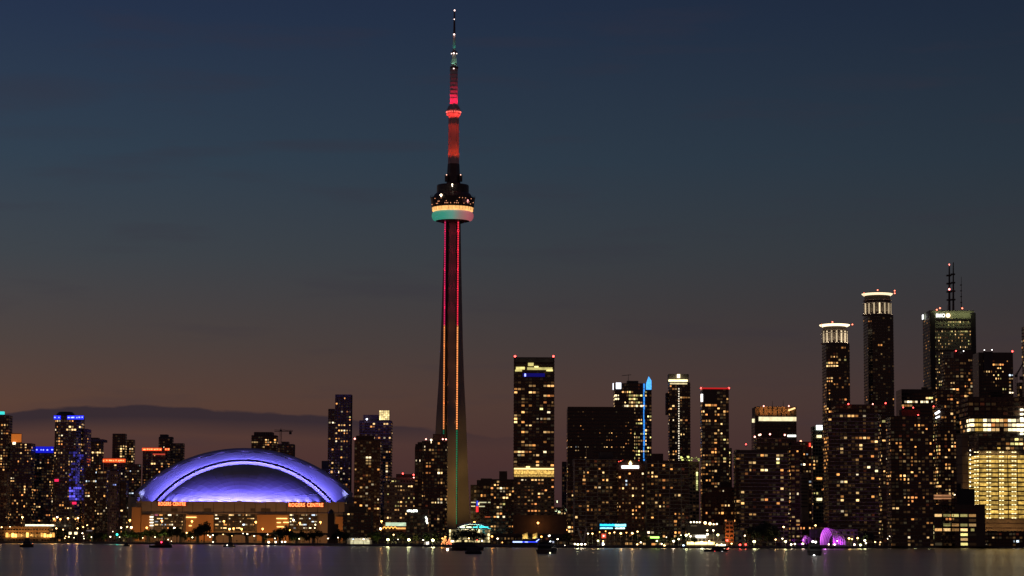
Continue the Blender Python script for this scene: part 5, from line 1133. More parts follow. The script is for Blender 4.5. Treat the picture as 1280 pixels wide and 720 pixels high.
def lamp_post(px, py, color, size, D=None, kind='quay_lamp', tall=False, en=0, lm=None):
    """a globe lamp whose head shows at (px,py)"""
    s = shore(px); Y = D if D else s.y + 9 + (size * 3) % 4
    h = P(px, py, Y)
    o = thing(kind, lm, 'street lamp' if tall else 'lamp', Vector((h.x, h.y, GROUND)), 'tall street lamps behind the waterfront' if tall else 'lamps along the waterfront')
    m = MB(); m.tube((h.x, h.y + .3, GROUND), (h.x, h.y + .3, h.z - size * .2), .17, .11, seg=6)
    if tall:
        m.tube((h.x, h.y + .3, h.z), (h.x + .2, h.y - 1.2, h.z + .5), .09, seg=5)
        m.box(h.x - size * 1.1, h.x + size * 1.1, h.y - size * .9, h.y + size * .9, h.z + size * .75, h.z + size * 1.05)
    else: m.box(h.x - .3, h.x + .3, h.y, h.y + .6, GROUND, GROUND + .4)
    m.build('post', mat('galvanised post', (.16, .15, .14), .5, .3), o)
    m = MB(); m.ball(h, size, sz=.8); m.build('lamp_head', glow('lamp %s' % (color,), {'o': (1, .42, .09), 'w': (1, .80, .52), 'y': (.95, .95, .40), 'c': (.05, .95, .72), 'r': (1, .07, .05), 'b': (.5, .7, 1), 'a': (1, .60, .22)}[color], {'o': 7, 'w': 9, 'y': 10, 'c': 4.5, 'r': 6, 'b': 5, 'a': 8}[color]), o)
    if en: lamp('POINT', (h.x, h.y - size * 1.5, h.z), en, {'o': (1, .42, .09), 'w': (1, .80, .52), 'y': (.95, .95, .45), 'c': (.05, .95, .72), 'r': (1, .07, .05), 'b': (.5, .7, 1), 'a': (1, .60, .22)}[color], o, radius=size)
    return o
LP = [ # px, py, colour, head radius(m), light energy
 (2, 659, 'a', 1.0, 900), (12.5, 658.5, 'w', .7, 0), (70.5, 660.5, 'a', 1.25, 2500), (79, 662, 'a', 1.0, 900), (97, 660.5, 'a', 1.15, 2500), (104, 658.8, 'a', 1.0, 0), (103, 666.5, 'w', 1.0, 1200), (86, 671, 'a', 1.15, 900), (92.5, 672.3, 'w', .6, 0), (82, 670.5, 'a', .7, 0), (81, 672.8, 'a', .8, 0), (114.5, 671.3, 'w', .9, 900), (104.5, 670.5, 'w', .55, 0), (105, 673.2, 'w', .6, 0), (109, 656.5, 'a', .9, 600),
 (141, 664.5, 'w', .6, 0), (138, 671, 'w', .9, 0), (146.4, 668.2, 'c', 1.6, 2500), (149.5, 671.5, 'w', .6, 0), (151.5, 659.5, 'w', 1.1, 1200), (159, 658.5, 'a', 1.1, 2500), (178.5, 672.3, 'w', .6, 0), (193.8, 671.4, 'w', .75, 500), (210.3, 674.5, 'w', .7, 0), (214.3, 676.4, 'w', .5, 0), (233.3, 666, 'a', 1.0, 900), (240.5, 671.8, 'w', .9, 700), (262.8, 671, 'w', 1.0, 1500), (259.8, 669, 'w', .6, 0), (266, 669, 'w', .9, 900), (266.2, 677.5, 'w', .8, 0), (309.2, 667.6, 'w', .9, 900), (303.8, 666.8, 'w', .6, 0), (317.8, 670, 'w', .8, 900), (290, 669.8, 'a', .5, 0), (279, 668, 'a', .7, 0),
 (334.5, 668, 'w', .7, 0), (336, 677.7, 'w', 1.35, 2500), (344.6, 677.5, 'w', 1.1, 1500), (343.6, 673, 'w', .6, 0), (352.6, 677.3, 'w', 1.0, 900), (356.6, 677.3, 'w', 1.0, 0), (374, 673.5, 'w', .6, 0), (410, 673.1, 'w', .7, 0), (422.5, 672, 'w', .6, 0), (441.5, 674, 'b', .6, 0), (454.5, 674, 'w', .9, 700),
 (485, 674.5, 'y', 1.7, 5000), (492, 668.4, 'a', .9, 500), (497.5, 674.3, 'w', .5, 0), (511, 674.8, 'y', 1.75, 5000), (529, 675, 'w', .75, 500), (541, 675.2, 'y', 1.75, 5000), (553, 673, 'o', .8, 900), (557, 671, 'o', .7, 0), (562, 676, 'r', .5, 0), (586, 673, 'a', .9, 600), (596.5, 675, 'r', .6, 0), (566, 676.5, 'w', 1.2, 900), (577, 678.5, 'a', .6, 0), (615, 670.5, 'o', 1.1, 1500), (622, 673.3, 'w', .9, 600), (602.5, 676, 'w', .8, 0), (628, 678, 'o', .6, 0),
 (676.8, 670.8, 'o', 1.0, 1500), (697, 674, 'w', .9, 600), (706, 682, 'w', .6, 0), (687, 669.5, 'w', .9, 400), (718.5, 680, 'w', .9, 0), (722.3, 680.5, 'y', 1.2, 2500), (727, 680.3, 'w', 1.3, 1500), (731.5, 680.3, 'w', 1.0, 0), (735, 667, 'w', .8, 500), (740.5, 667, 'a', .9, 900), (747.5, 676, 'y', 1.0, 900), (754.5, 680.5, 'w', .9, 0), (754, 676.3, 'a', .7, 0), (762, 666.5, 'o', 1.0, 700), (768, 665.5, 'a', .8, 0), (776, 666.8, 'a', 1.2, 1800), (783, 665.8, 'o', .7, 0), (790.3, 666.6, 'a', 1.2, 1800), (797, 664.5, 'a', .9, 700), (757, 664, 'o', .6, 0), (749.5, 665, 'o', .6, 0), (796.5, 680.5, 'a', .9, 400),
 (801, 678, 'w', .9, 600), (821, 676.3, 'y', .9, 500), (827, 679.8, 'w', .8, 0), (830.5, 682, 'a', 1.2, 900), (833, 671.5, 'w', .5, 0), (842, 676.5, 'w', 1.3, 1500), (848.3, 674, 'w', 1.0, 700), (851.2, 669, 'w', .5, 0), (857.8, 669, 'y', 1.4, 2500), (861, 667.5, 'a', .8, 0), (854.3, 681.8, 'b', 1.2, 700), (863.2, 670.4, 'w', 1.0, 0), (877, 678.3, 'y', 1.6, 2500), (884.3, 668, 'w', 1.3, 2000), (884.2, 663, 'w', .7, 0), (891.6, 663, 'w', 1.0, 900), (897.4, 668.6, 'y', 1.3, 2000), (886.5, 676.3, 'y', .8, 0), (896, 680.8, 'y', .9, 0), (902, 681, 'w', 1.3, 1500), (906, 681.3, 'w', .8, 0), (909, 675.5, 'r', 1.5, 2600), (914.5, 679.5, 'a', .9, 500),
 (925, 681, 'r', 1.3, 1500), (932, 680.7, 'r', 1.2, 900), (931, 669.5, 'w', .8, 0), (942.7, 677, 'y', 1.6, 2600), (937.5, 683.7, 'w', .5, 0), (942, 683.9, 'w', .5, 0), (969.5, 674.5, 'a', .9, 900), (978, 673.3, 'w', .8, 0), (979.6, 658.7, 'a', 1.1, 1500), (982, 676.8, 'y', 1.2, 2500), (989, 680.6, 'w', 1.1, 900), (993.5, 680, 'w', 1.0, 0), (1003.5, 679.8, 'w', 1.2, 900), (1019.4, 656.8, 'a', 1.0, 700), (1036, 680.5, 'w', .9, 0), (1043.3, 680.7, 'w', 1.0, 700), (1046.5, 676, 'w', .6, 0), (1061.3, 673, 'a', 1.3, 2000), (1065, 674, 'a', .9, 0), (1072, 672.7, 'a', 1.1, 1500), (1068, 680.7, 'w', 1.2, 700), (1075.6, 681.2, 'y', 1.4, 1500), (1081, 675.6, 'y', 1.4, 2500), (1082.4, 679, 'w', .9, 0),
 (1094, 677.5, 'a', .9, 600), (1100.5, 678, 'a', .8, 0), (1106, 677.2, 'y', 1.0, 700), (1115, 675.8, 'w', 1.1, 900), (1109.5, 673.5, 'w', .8, 0), (1112, 670.4, 'w', .5, 0), (1114, 666.8, 'w', .5, 0), (1116.3, 662, 'w', .5, 0), (1120.3, 683.8, 'w', .5, 0), (1143, 678, 'y', 1.2, 900), (1156.5, 675.5, 'w', .8, 0), (1161, 682.5, 'y', 1.1, 500), (1166.5, 677.5, 'a', .9, 0), (1172.7, 675.8, 'w', .7, 0), (1178, 673, 'w', .8, 0), (1183.2, 676.2, 'w', .8, 0), (1182, 680.4, 'o', 1.2, 700), (1168, 683, 'w', 1.0, 0), (1197, 679.5, 'o', .6, 0), (1216, 680, 'w', .7, 0), (1229.2, 676.8, 'w', .8, 0), (1231.8, 681.4, 'w', .5, 0), (1240.5, 676.5, 'w', .4, 0), (1260.5, 671.5, 'w', .6, 0), (1261.5, 673.2, 'w', .5, 0), (1267.6, 672.3, 'w', 1.1, 500), (1272.6, 670.5, 'w', .7, 0), (1273, 677.8, 'r', .4, 0), (1266, 681, 'w', .6, 0)]
cnt = {}
CN = {'a': 'amber', 'w': 'white', 'o': 'orange', 'y': 'yellow-green', 'c': 'turquoise', 'r': 'red', 'b': 'bluish'}
for px, py, c, s, en in sorted(LP):
    sz = 'large bright' if s > 1.15 else ('tiny' if s < .65 else 'small'); key = (sz, c, landmark(px)); cnt[key] = cnt.get(key, 0) + 1
tot = dict(cnt); cnt = {}
for px, py, c, s, en in sorted(LP):
    sz = 'large bright' if s > 1.15 else ('tiny' if s < .65 else 'small'); key = (sz, c, landmark(px)); cnt[key] = cnt.get(key, 0) + 1
    o_ = '' if tot[key] == 1 else ORD[cnt[key] - 1] + ' from left, '
    lamp_post(px, py, c, s * .62, en=en * .45 if en >= 900 else 0, lm=f'{o_}{sz} {CN[c]} quay lamp {landmark(px)}')
TL = [(28, 646.5, 'a', 2600), (67.5, 648.5, 'o', 2600), (75.5, 649, 'o', 2600), (97.5, 647.5, 'a', 2600), (85, 647.8, 'a', 2600), (71.5, 646.5, 'w', 2600), (162.3, 650.3, 'o', 2395), (183.5, 659.5, 'o', 2395), (164.2, 659.2, 'w', 2395), (202.3, 651, 'o', 2395), (240, 651.5, 'o', 2395), (280, 651.5, 'o', 2395), (287, 661.2, 'a', 2395), (292, 660.6, 'o', 2395), (302, 661.3, 'o', 2395), (319.7, 652.5, 'o', 2395), (328.3, 661, 'o', 2395), (367, 650.3, 'w', 2395), (374.8, 653.7, 'o', 2395), (400.5, 652.7, 'o', 2395), (362, 662.8, 'o', 2395), (477, 651.5, 'o', 2350), (475.5, 660.8, 'w', 2350), (672.5, 653.5, 'o', 2270), (715.5, 655.5, 'o', 2180), (709.5, 662.3, 'o', 2180), (593, 652.6, 'o', 2380), (218, 660, 'w', 2395)]
cnt = {}
for px, py, c, D in sorted(TL):
    k = (c, landmark(px)); cnt[k] = cnt.get(k, 0) + 1
tot = dict(cnt); cnt = {}
for px, py, c, D in sorted(TL):
    k = (c, landmark(px)); cnt[k] = cnt.get(k, 0) + 1
    o_ = '' if tot[k] == 1 else ORD[cnt[k] - 1] + ' from left, '
    o = lamp_post(px, py, c, 1.0, D=D, kind='street_lamp', tall=True, lm=f'{o_}tall {CN[c]} street lamp {landmark(px)}')
    h = P(px, py, D)
    lamp('POINT', (h.x, h.y, h.z - 1.2), 2200, (1, .45, .12), o, radius=.6)
# added floodlights standing in for the street lamps' light on the stadium wall
for k, px in enumerate((166, 182, 206, 236, 252, 270, 296, 318, 336, 352, 380, 400, 424)):
    q = P(px, 675, 2436); o = thing('added_floodlight', f'{ORD[k]} from left of the added floodlights imitating street light on the stadium wall', 'added_floodlight', Vector((q.x, q.y, GROUND)), 'added floodlights washing the stadium wall')
    m = MB(); m.tube((q.x, q.y, GROUND), (q.x, q.y, GROUND + 1.6), .2); m.box(q.x - .7, q.x + .7, q.y - .35, q.y + .1, GROUND + 1.6, GROUND + 2.5); m.build('housing', W['black'], o)
    lamp('SPOT', (q.x, q.y + .5, GROUND + 2.1), 13000 if px not in (206, 296, 380) else 5000, (1, .40, .10), o, aim=(q.x, 2485, 15), radius=.4, cone=112, blend=1)

# ================================================================== TREES
leafm = {k: mat('foliage ' + k, c, .8, var=.5, vscale=.5) for k, c in (('green', (.05, .085, .02)), ('dark', (.02, .028, .014)), ('olive', (.07, .075, .025)))}  # leaf colour painted brighter for lit trees, darker for unlit ones
bark = mat('bark', (.06, .045, .035), .9)
def make_tree(kind, seed, h=10.0, w=4.6, leaves=900):
    rng = random.Random(seed); root = thing('tree', 'x', 'tree', Vector((0, 0, 0))); m = MB()
    m.tube((0, 0, 0), (0, 0, h * .45), .32, .2, seg=7); 
    tips = []
    for k in range(6):
        a = rng.uniform(0, 6.28); r = w * rng.uniform(.35, .62); z = h * rng.uniform(.36, .78); p0 = Vector((0, 0, h * rng.uniform(.28, .45))); p1 = Vector((r * math.cos(a), r * math.sin(a), z)); m.tube(p0, p1, .15, .05, seg=5); tips.append(p1)
    tips += [Vector((rng.uniform(-.8, .8), rng.uniform(-.8, .8), h * t)) for t in (.62, .78, .88)]
    m.build('trunk', bark, root)
    c = MB()
    for t in range(leaves):
        q = rng.choice(tips); v = Vector((rng.gauss(0, 1), rng.gauss(0, 1), rng.gauss(0, .8))); v = v.normalized() * (rng.random() ** .45) * w * .42; p = q + v
        p.z = max(p.z, h * rng.uniform(.14, .26))
        s = rng.uniform(.22, .55); a = Vector((rng.uniform(-1, 1), rng.uniform(-1, 1), rng.uniform(-.6, .6))).normalized(); b = a.cross(Vector((rng.random(), rng.random(), 1))).normalized()
        c.poly([p - a * s - b * s * .6, p + a * s - b * s * .6, p + a * s * .8 + b * s * .6, p - a * s * .7 + b * s * .6])
    c.build('crown', leafm[kind], root)
    return root
protos = {k: [make_tree(k, s) for s in range(3)] for k in ('green', 'dark', 'olive')}
used = set()
TR = [(74, 673, 14, 'dark'), (83, 672, 10, 'dark'), (112, 676, 9, 'green'), (119, 675.5, 10, 'dark'), (125, 675.5, 11, 'dark'), (131, 676, 10, 'green'), (157, 676, 13, 'green'), (166, 676.5, 13, 'green'), (174, 676, 11, 'olive'), (182, 676.5, 14, 'green'), (190, 676.5, 15, 'olive'), (198, 676, 11, 'green'), (206, 677, 15, 'green'), (214, 677, 17, 'dark'), (221, 677.5, 17, 'dark'), (230, 677, 12, 'olive'), (238, 677.5, 12, 'olive'), (247, 677.5, 18, 'dark'), (255, 677.5, 23, 'dark'), (349, 679.5, 17, 'dark'), (357, 679.5, 19, 'dark'), (342, 679, 12, 'dark'), (366, 679.5, 13, 'dark'), (378, 679.5, 14, 'dark'), (387, 679.5, 13, 'dark'), (397, 680, 15, 'dark'), (425, 680, 16, 'dark'), (418, 680, 12, 'dark'), (432, 680, 13, 'dark'),
      (333, 679, 10, 'olive'), (366, 680, 8, 'olive'), (372, 680, 8, 'green'), (465, 681, 14, 'olive'), (472, 681, 14, 'green'), (488, 681, 12, 'olive'), (503, 681.5, 13, 'olive'), (520, 681.5, 11, 'olive'), (534, 682, 13, 'green'), (545, 682, 14, 'olive'), (569, 683, 15, 'dark'), (577, 683, 17, 'dark'), (585, 683, 18, 'dark'), (593, 683, 18, 'dark'), (601, 683, 14, 'dark'), (709, 683, 14, 'dark'), (794, 684, 14, 'dark'), (806, 683.5, 12, 'olive'), (838, 684, 10, 'olive'), (848, 684, 13, 'green'), (858, 684, 13, 'dark'), (868, 684, 10, 'dark'),
      (935, 685, 21, 'dark'), (943, 684.5, 20, 'dark'), (951, 685, 25, 'dark'), (959, 685, 27, 'dark'), (967, 685, 22, 'dark'), (1062, 684, 11, 'olive'), (1072, 684, 12, 'dark'), (1080, 684, 17, 'dark'), (1088, 684, 15, 'dark'), (1104, 684.5, 8, 'olive'), (1238, 683, 15, 'dark'), (1246, 683, 17, 'dark'), (1256, 683.5, 27, 'dark'), (1264, 683.5, 31, 'dark'), (1272, 683.5, 33, 'dark'), (1281, 683.5, 33, 'dark'), (1166, 684, 8, 'dark'), (1184, 684, 9, 'dark'), (1212, 684, 8, 'dark')]
adj = {'green': 'green-lit', 'dark': 'dark', 'olive': 'olive'}
def szw(hh): return 'tall' if hh > 16 else ('low' if hh < 11 else 'medium')
tc = {}
for px, py, hh, k in sorted(TR): key = (k, szw(hh), landmark(px)); tc[key] = tc.get(key, 0) + 1
tt = dict(tc); tc = {}
rngt = random.Random(9)
for px, py, hh, k in sorted(TR):
    s = shore(px); Y = s.y + (24 if k == 'dark' else 30) + rngt.uniform(-6, 10); hm = hh * Y / F_PX * 1.12; key = (k, szw(hh), landmark(px)); tc[key] = tc.get(key, 0) + 1
    x = P(px, 680, Y).x; pr = protos[k][rngt.randint(0, 2)]; o_ = '' if tt[key] == 1 else ORD[tc[key] - 1] + ' from left, '
    lab = f'{o_}{szw(hh)} {adj[k]} tree {landmark(px)}'; sc3 = (hm / 10 * 1.05, hm / 10 * 1.05, hm / 10)
    if pr.name not in used: used.add(pr.name); o = pr; o.location = (x, Y, GROUND); o['label'] = lab; o.scale = sc3
    else: o = copy_tree(pr, (x, Y, GROUND), lab, scale=sc3)
    o['group'] = 'leafy trees along the waterfront'; o.rotation_euler = (0, 0, rngt.uniform(0, 6.28))
for L_ in protos.values():
    for pr in L_:
        if pr.name not in used:
            for ch in list(pr.children): bpy.data.objects.remove(ch)
            bpy.data.objects.remove(pr)

UP = sorted([p for p in TR if p[3] in ('green', 'olive')]); uc = {}  # lamps added in front of the green and olive trees to brighten them
for px, py, hh, k in UP: uc[landmark(px)] = uc.get(landmark(px), 0) + 1
ut = dict(uc); uc = {}
for px, py, hh, k in UP:
    lm_ = landmark(px); uc[lm_] = uc.get(lm_, 0) + 1; o_ = '' if ut[lm_] == 1 else ORD[uc[lm_] - 1] + ' from left, '
    s = shore(px); Y = s.y + 17; x = P(px + 1.5, 680, Y).x; o = thing('added_uplight', f'{o_}added tree lamp {lm_}', 'added_uplight', Vector((x, Y, GROUND)), 'lamps added to light the waterfront trees')
    m = MB(); m.lathe([(.28, GROUND), (.3, GROUND + .35), (.2, GROUND + .5)], (x, Y, 0), 8); m.build('housing', W['black'], o)
    lamp('SPOT', (x, Y, GROUND + .6), 2600 if k == 'green' else 1300, (1, .86, .30), o, aim=(x - 1.2, Y + 13, GROUND + hh * .5), radius=.2, cone=110, blend=1)

# ================================================================== LOW WATERFRONT
def lowb(name, label, cat, px0, px1, yt, D, wall, seed, extra=None, **kw):
    return building(name, label, cat, D, [dict(x0=px0, x1=px1, y0=yt, wall=wall, **kw)], seed, extra=extra)
def ex(root, r, D):
    orange = lit('terminal hall', (1, .46, .10), 3.0, vary=.9, nscale=.25)
    m = MB(); rng = random.Random(2)
    for k in range(17):
        x = 7 + k * 3.65; q0 = P(x, 671.5, D - 1.5); q1 = P(x + rng.uniform(2.4, 3.3), 671.5 - rng.uniform(3.4, 5.8), D - 1.5); m.box(q0.x, q1.x, q0.y, q0.y + .8, q0.z, q1.z)
    m.build('shop_front', orange, root)
    pbox(root, 'cornice_light', D, 31.5, 655.6, 67, 657.6, lit('white roof tubes', (1, .92, .62), 3.6, vary=.5, nscale=.5), dd=5)
    pbox(root, 'plant_room', D, 19, 654, 29, 658.5, W['brick'], dd=8)
    for x in (12, 24, 36, 48, 60): lamp('SPOT', P(x, 669, D - 9), 3600, (1, .42, .10), root, aim=P(x, 661, D + 2), radius=.4, cone=130, blend=1)
lowb('terminal_hall', 'low orange-lit waterfront hall with white roof tubes at the far left', 'hall', -5, 69, 658, 2540, 'tan', 101, extra=ex, p=.1, pal='warm', fh=3.6, wh=.4, dep=30, over=[(-5, 667, 70, 680, 0, 'dim')])
lowb('low_block', 'low dark block with a pale awning below the tallest blue-crowned tower', 'low block', 82, 119, 663.5, 2540, 'dark', 102, p=.15, pal='warm', extra=lambda r, q, D: [pbox(r, 'lit_window', D, 86, 665, 96.5, 668, LIT['hall'], dd=-1.5), pbox(r, 'awning', D, 108, 662.6, 115, 664, mat('pale awning', (.5, .5, .55), .7, emit=(.6, .55, .6), estr=.15), dd=-2)], dep=20)  # awning emits faintly in place of lamplight falling on it
# small water tank silhouette
t = P(91.5, 652, 2530); root = thing('water_tank', 'small dark round water tank on a stem at the foot of the violet-lit tower', 'water tank', Vector((t.x, t.y, GROUND))); m = MB(); m.lathe([(1.6, GROUND), (1.2, t.z - 3), (3.0, t.z - 1.8), (3.2, t.z + .4), (2.2, t.z + 2.2), (.4, t.z + 2.8)], t, 14); m.build('tank', W['dconc'], root)
lowb('low_block', 'dark flat-roofed pavilion with tiny terrace balconies at the right end of the stadium', 'apartment block', 429, 466, 640, 2190, 'dark', 103, p=.1, pal='condo', slab=DSL, fins=(4, .4, .9, 'dslab'), dep=22, extra=lambda r, q, D: [pbox(r, 'penthouse', D, 436, 633, 458, 640, W['dark'], dd=6, dep=14), obs(r, D, [(444.5, 642.5)], MATS['terrace lamp'], 1.0)])
# cupola tower
t = P(414, 644, 2200); root = thing('clock_turret', 'small dark pointed turret silhouetted against the right end of the stadium', 'turret', Vector((t.x, t.y, GROUND))); m = MB(); zt = P(414, 642, 2200).z
m.box(t.x - 2.9, t.x + 2.9, t.y - 2.9, t.y + 2.9, GROUND, zt); m.build('shaft', W['brown'], root)
m = MB(); m.lathe([(2.6, zt), (2.4, zt + 1.4), (1.9, zt + 2.6), (1.0, zt + 3.4), (.2, zt + 4.2)], t, 10); m.build('cupola', W['dark'], root)
m = MB(); m.box(t.x + 2.9, t.x + 6.4, t.y - 2.5, t.y + 2.5, GROUND, P(414, 655, 2200).z); m.build('side_stair', W['brown'], root)
def ex(root, r, D):
    pbox(root, 'glazed_front', D, 438, 675.6, 462, 680.5, lit('boathouse front', (.75, .70, .42), .75, vary=.8, nscale=.5), dd=-1)
    pbox(root, 'white_roof', D, 434, 672.6, 461, 674.8, mat('white metal roof', (.7, .7, .68), .6), dd=-3, dep=12)
    for x in range(440, 462, 5): q = P(x, 679, D - 2.5); lamp('POINT', q + Vector((0, -2, 2)), 160, (1, .85, .55), root, radius=.3)
lowb('boathouse', 'low white-roofed boathouse with a pale lit front right of the stadium', 'boathouse', 434, 466, 674.8, 2010, 'pale', 104, extra=ex, p=0, dep=14, darkwin=False)
def ex(root, r, D):
    pbox(root, 'awning_roof', D, 482, 653.2, 507, 657.4, lit('pale green canopy', (.72, .92, .62), 1.1, vary=.3, nscale=.3), dd=-3, dep=8)  # canopy roof emits by itself, standing in for lamps lighting it
    am = glow('orange arches', (1, .45, .08), 1.9); m = MB()
    for k in range(4):
        q = P(480.5 + k * 4.4, 661, D - 2.2); 
        for i in range(7):
            a = math.pi * i / 6; b = math.pi * (i + 1) / 6
            if i < 6: m.tube((q.x + 1.4 * math.cos(a), q.y, q.z + 1.6 * math.sin(a)), (q.x + 1.4 * math.cos(b), q.y, q.z + 1.6 * math.sin(b)), .42, seg=5)
    m.build('arch_window', am, root)
    pbox(root, 'lit_floor', D, 496, 659.5, 507, 661.4, LIT['amber'], dd=-1.5)
lowb('low_block', 'low dark arcade block with glowing orange arches under a pale green canopy', 'low block', 478, 509, 657.5, 2150, 'brown', 105, extra=ex, p=.14, pal='warm', dep=18)
def ex(root, r, D):
    ws = glow('pale scribbled sign', (.95, 1, .85), 3.4); rng = random.Random(1); m = MB(); x = 508.8
    while x < 521: w = rng.uniform(.9, 1.5); q0 = P(x, 640 - rng.uniform(-.2, .5), D - 1.2); q1 = P(x + w, 637.3 + rng.uniform(-.4, .6), D - 1.2); m.box(q0.x, q1.x, q0.y, q0.y + .4, q0.z, q1.z); x += w + .15
    m.build('roof_sign', ws, root)
    m = MB(); pts_ = [P(x, y, D - 1.5) for x, y in ((532, 646), (533.6, 649), (533, 651.5), (534.6, 654.5))]
    for a, b in zip(pts_, pts_[1:]): m.tube(a, b, .7)
    m.build('sculptural_light', ws, root)
lowb('dark_block', 'low black block with a scribbled white sign on its roof edge', 'low block', 508, 536, 636.5, 2120, 'dark', 106, extra=ex, p=.05, dep=20, pal='condo')
lowb('low_block', 'low olive-lit terraces behind the three starry quay lamps', 'low block', 466, 560, 665, 2060, 'dconc', 107, p=.10, pal='yellow', dep=12, fh=3.4)
def ex(root, r, D): pbox(root, 'banner', D, 533, 677, 535.5, 681.5, glow('white banner', (1, .95, .85), 3), dd=-2)
lowb('quay_shed', 'low pale kiosk with a white lit banner left of the tour boat', 'kiosk', 530, 537, 677, 1880, 'pale', 108, extra=ex, p=0, darkwin=False, dep=5)
# round pavilion beneath the big tower
def pavilion():
    D = 2020; c = P(586, 668, D); root = thing('round_pavilion', 'round glazed waterfront pavilion with a curved white and turquoise roof under the giant tower', 'pavilion', Vector((c.x, c.y + 20, GROUND)))
    cy = D + 20; w = (P(611.5, 668, D).x - P(561, 668, D).x) / 2; cx = P(586.5, 668, D).x; Z = lambda y: P(586, y, D).z
    def ell(f, n=36): return [(cx + w * f * math.cos(t), cy + 20 * f * math.sin(t)) for t in [2 * math.pi * (k + .5) / n for k in range(n)]]
    m = MB(); m.prism(ell(.96), GROUND, Z(661.5), 0); m.build('core', W['dconc'], root)
    pane = lit('pavilion glass', (1, .80, .36), 1.5, vary=.9, nscale=.5)
    e = ell(1.0, 40)
    for y0, y1 in ((662, 665.6), (666.8, 670), (671, 674.2), (675.2, 678)):
        for i in range(40):
            j = (i + 1) % 40
            if (e[i][1] + e[j][1]) / 2 > cy or (i * 7 + int(y0)) % 9 == 0: continue
            a = Vector(e[i]); b = Vector(e[j]); d = (b - a); a2 = a + d * .1; b2 = b - d * .1; n = Vector((d.y, -d.x)).normalized() * .3; mm = MB()
            mm.prism([tuple(a2 + n), tuple(b2 + n), tuple(b2 - n), tuple(a2 - n)], Z(y1), Z(y0)); mm.build('window', pane, root)
    m = MB()
    for y in (661.6, 666.2, 670.5, 674.7, 678.5): m.prism(ell(1.03), Z(y) - .25, Z(y) + .25)
    m.build('floor_edge', W['conc'], root)
    # curved roof shell
    m = MB(); x0 = P(572, 659, D).x; x1 = P(613, 659, D).x; n = 20; rows = []
    for k in range(n + 1):
        t = k / n; x = x0 + (x1 - x0) * t; zz = Z(660.3) + (Z(654.9) - Z(660.3)) * math.sin(math.pi * min(1, t * 1.05 + .02)) ** .7; rows.append([(x, cy - 15, zz), (x, cy + 10, zz + 1.5), (x, cy + 10, zz + 1), (x, cy - 15, zz - .5)])
    for a, b in zip(rows, rows[1:]):
        for i in range(4): j = (i + 1) % 4; m.poly([a[i], b[i], b[j], a[j]])
    m.build('curved_roof', mat('white roof shell', (.7, .7, .66), .5), root)
    for px, col, en in ((576, (.8, 1, .8), 2200), (583, (1, .85, .55), 2600), (590, (.8, .9, .6), 1800), (597, (.2, .9, .9), 2200), (603, (.05, .8, .85), 3200), (609, (.05, .75, .8), 2600)):
        q = P(px, 659.3, D); lamp('SPOT', (q.x, cy - 22, q.z - .5), en, col, root, aim=(q.x, cy - 12, q.z + 2), radius=.3, cone=150, blend=1)
    m = MB()
    for px, col in ((578, 0), (586, 0), (594, 1), (602, 1), (607, 1)):
        q0 = P(px - 3, 659.8, D); q1 = P(px + 3, 658.2, D); m.box(q0.x, q1.x, cy - 15.6, cy - 15.1, q0.z, q1.z, col)
    m.build('roof_light', [glow('white green roof light', (.85, 1, .7), 1.1), glow('turquoise roof light', (.08, .7, .75), .8)], root)
pavilion()
# small tents / christmas-tree-like orange lights by the boat
def cone(px, py, hpx, D, label, col, s):
    q = P(px, py, D); root = thing('light_cone', label, 'light tree', Vector((q.x, q.y, GROUND))); m = MB(); h = hpx * D / F_PX; rng = random.Random(px)
    m.lathe([(h * .42, GROUND + .4), (h * .28, GROUND + h * .4), (h * .12, GROUND + h * .75), (.1, GROUND + h)], q, 10); m.build('frame', W['brown'], root)
    m = MB()
    for k in range(60):
        t = rng.random(); r = h * .44 * (1 - t); a = rng.uniform(math.pi, 2 * math.pi); m.box(q.x + r * math.cos(a) - .22, q.x + r * math.cos(a) + .22, q.y + r * math.sin(a) - .2, q.y + r * math.sin(a) + .2, GROUND + h * t, GROUND + h * t + .4)
    m.build('bulb_string', glow('bulb ' + str(px), col, s), root)
cone(556, 680, 10, 1900, 'cone of orange fairy lights left of the round pavilion', (1, .35, .10), 3)
cone(561.5, 680, 7, 1890, 'smaller cone of reddish fairy lights beside the round pavilion', (1, .25, .10), 2.4)

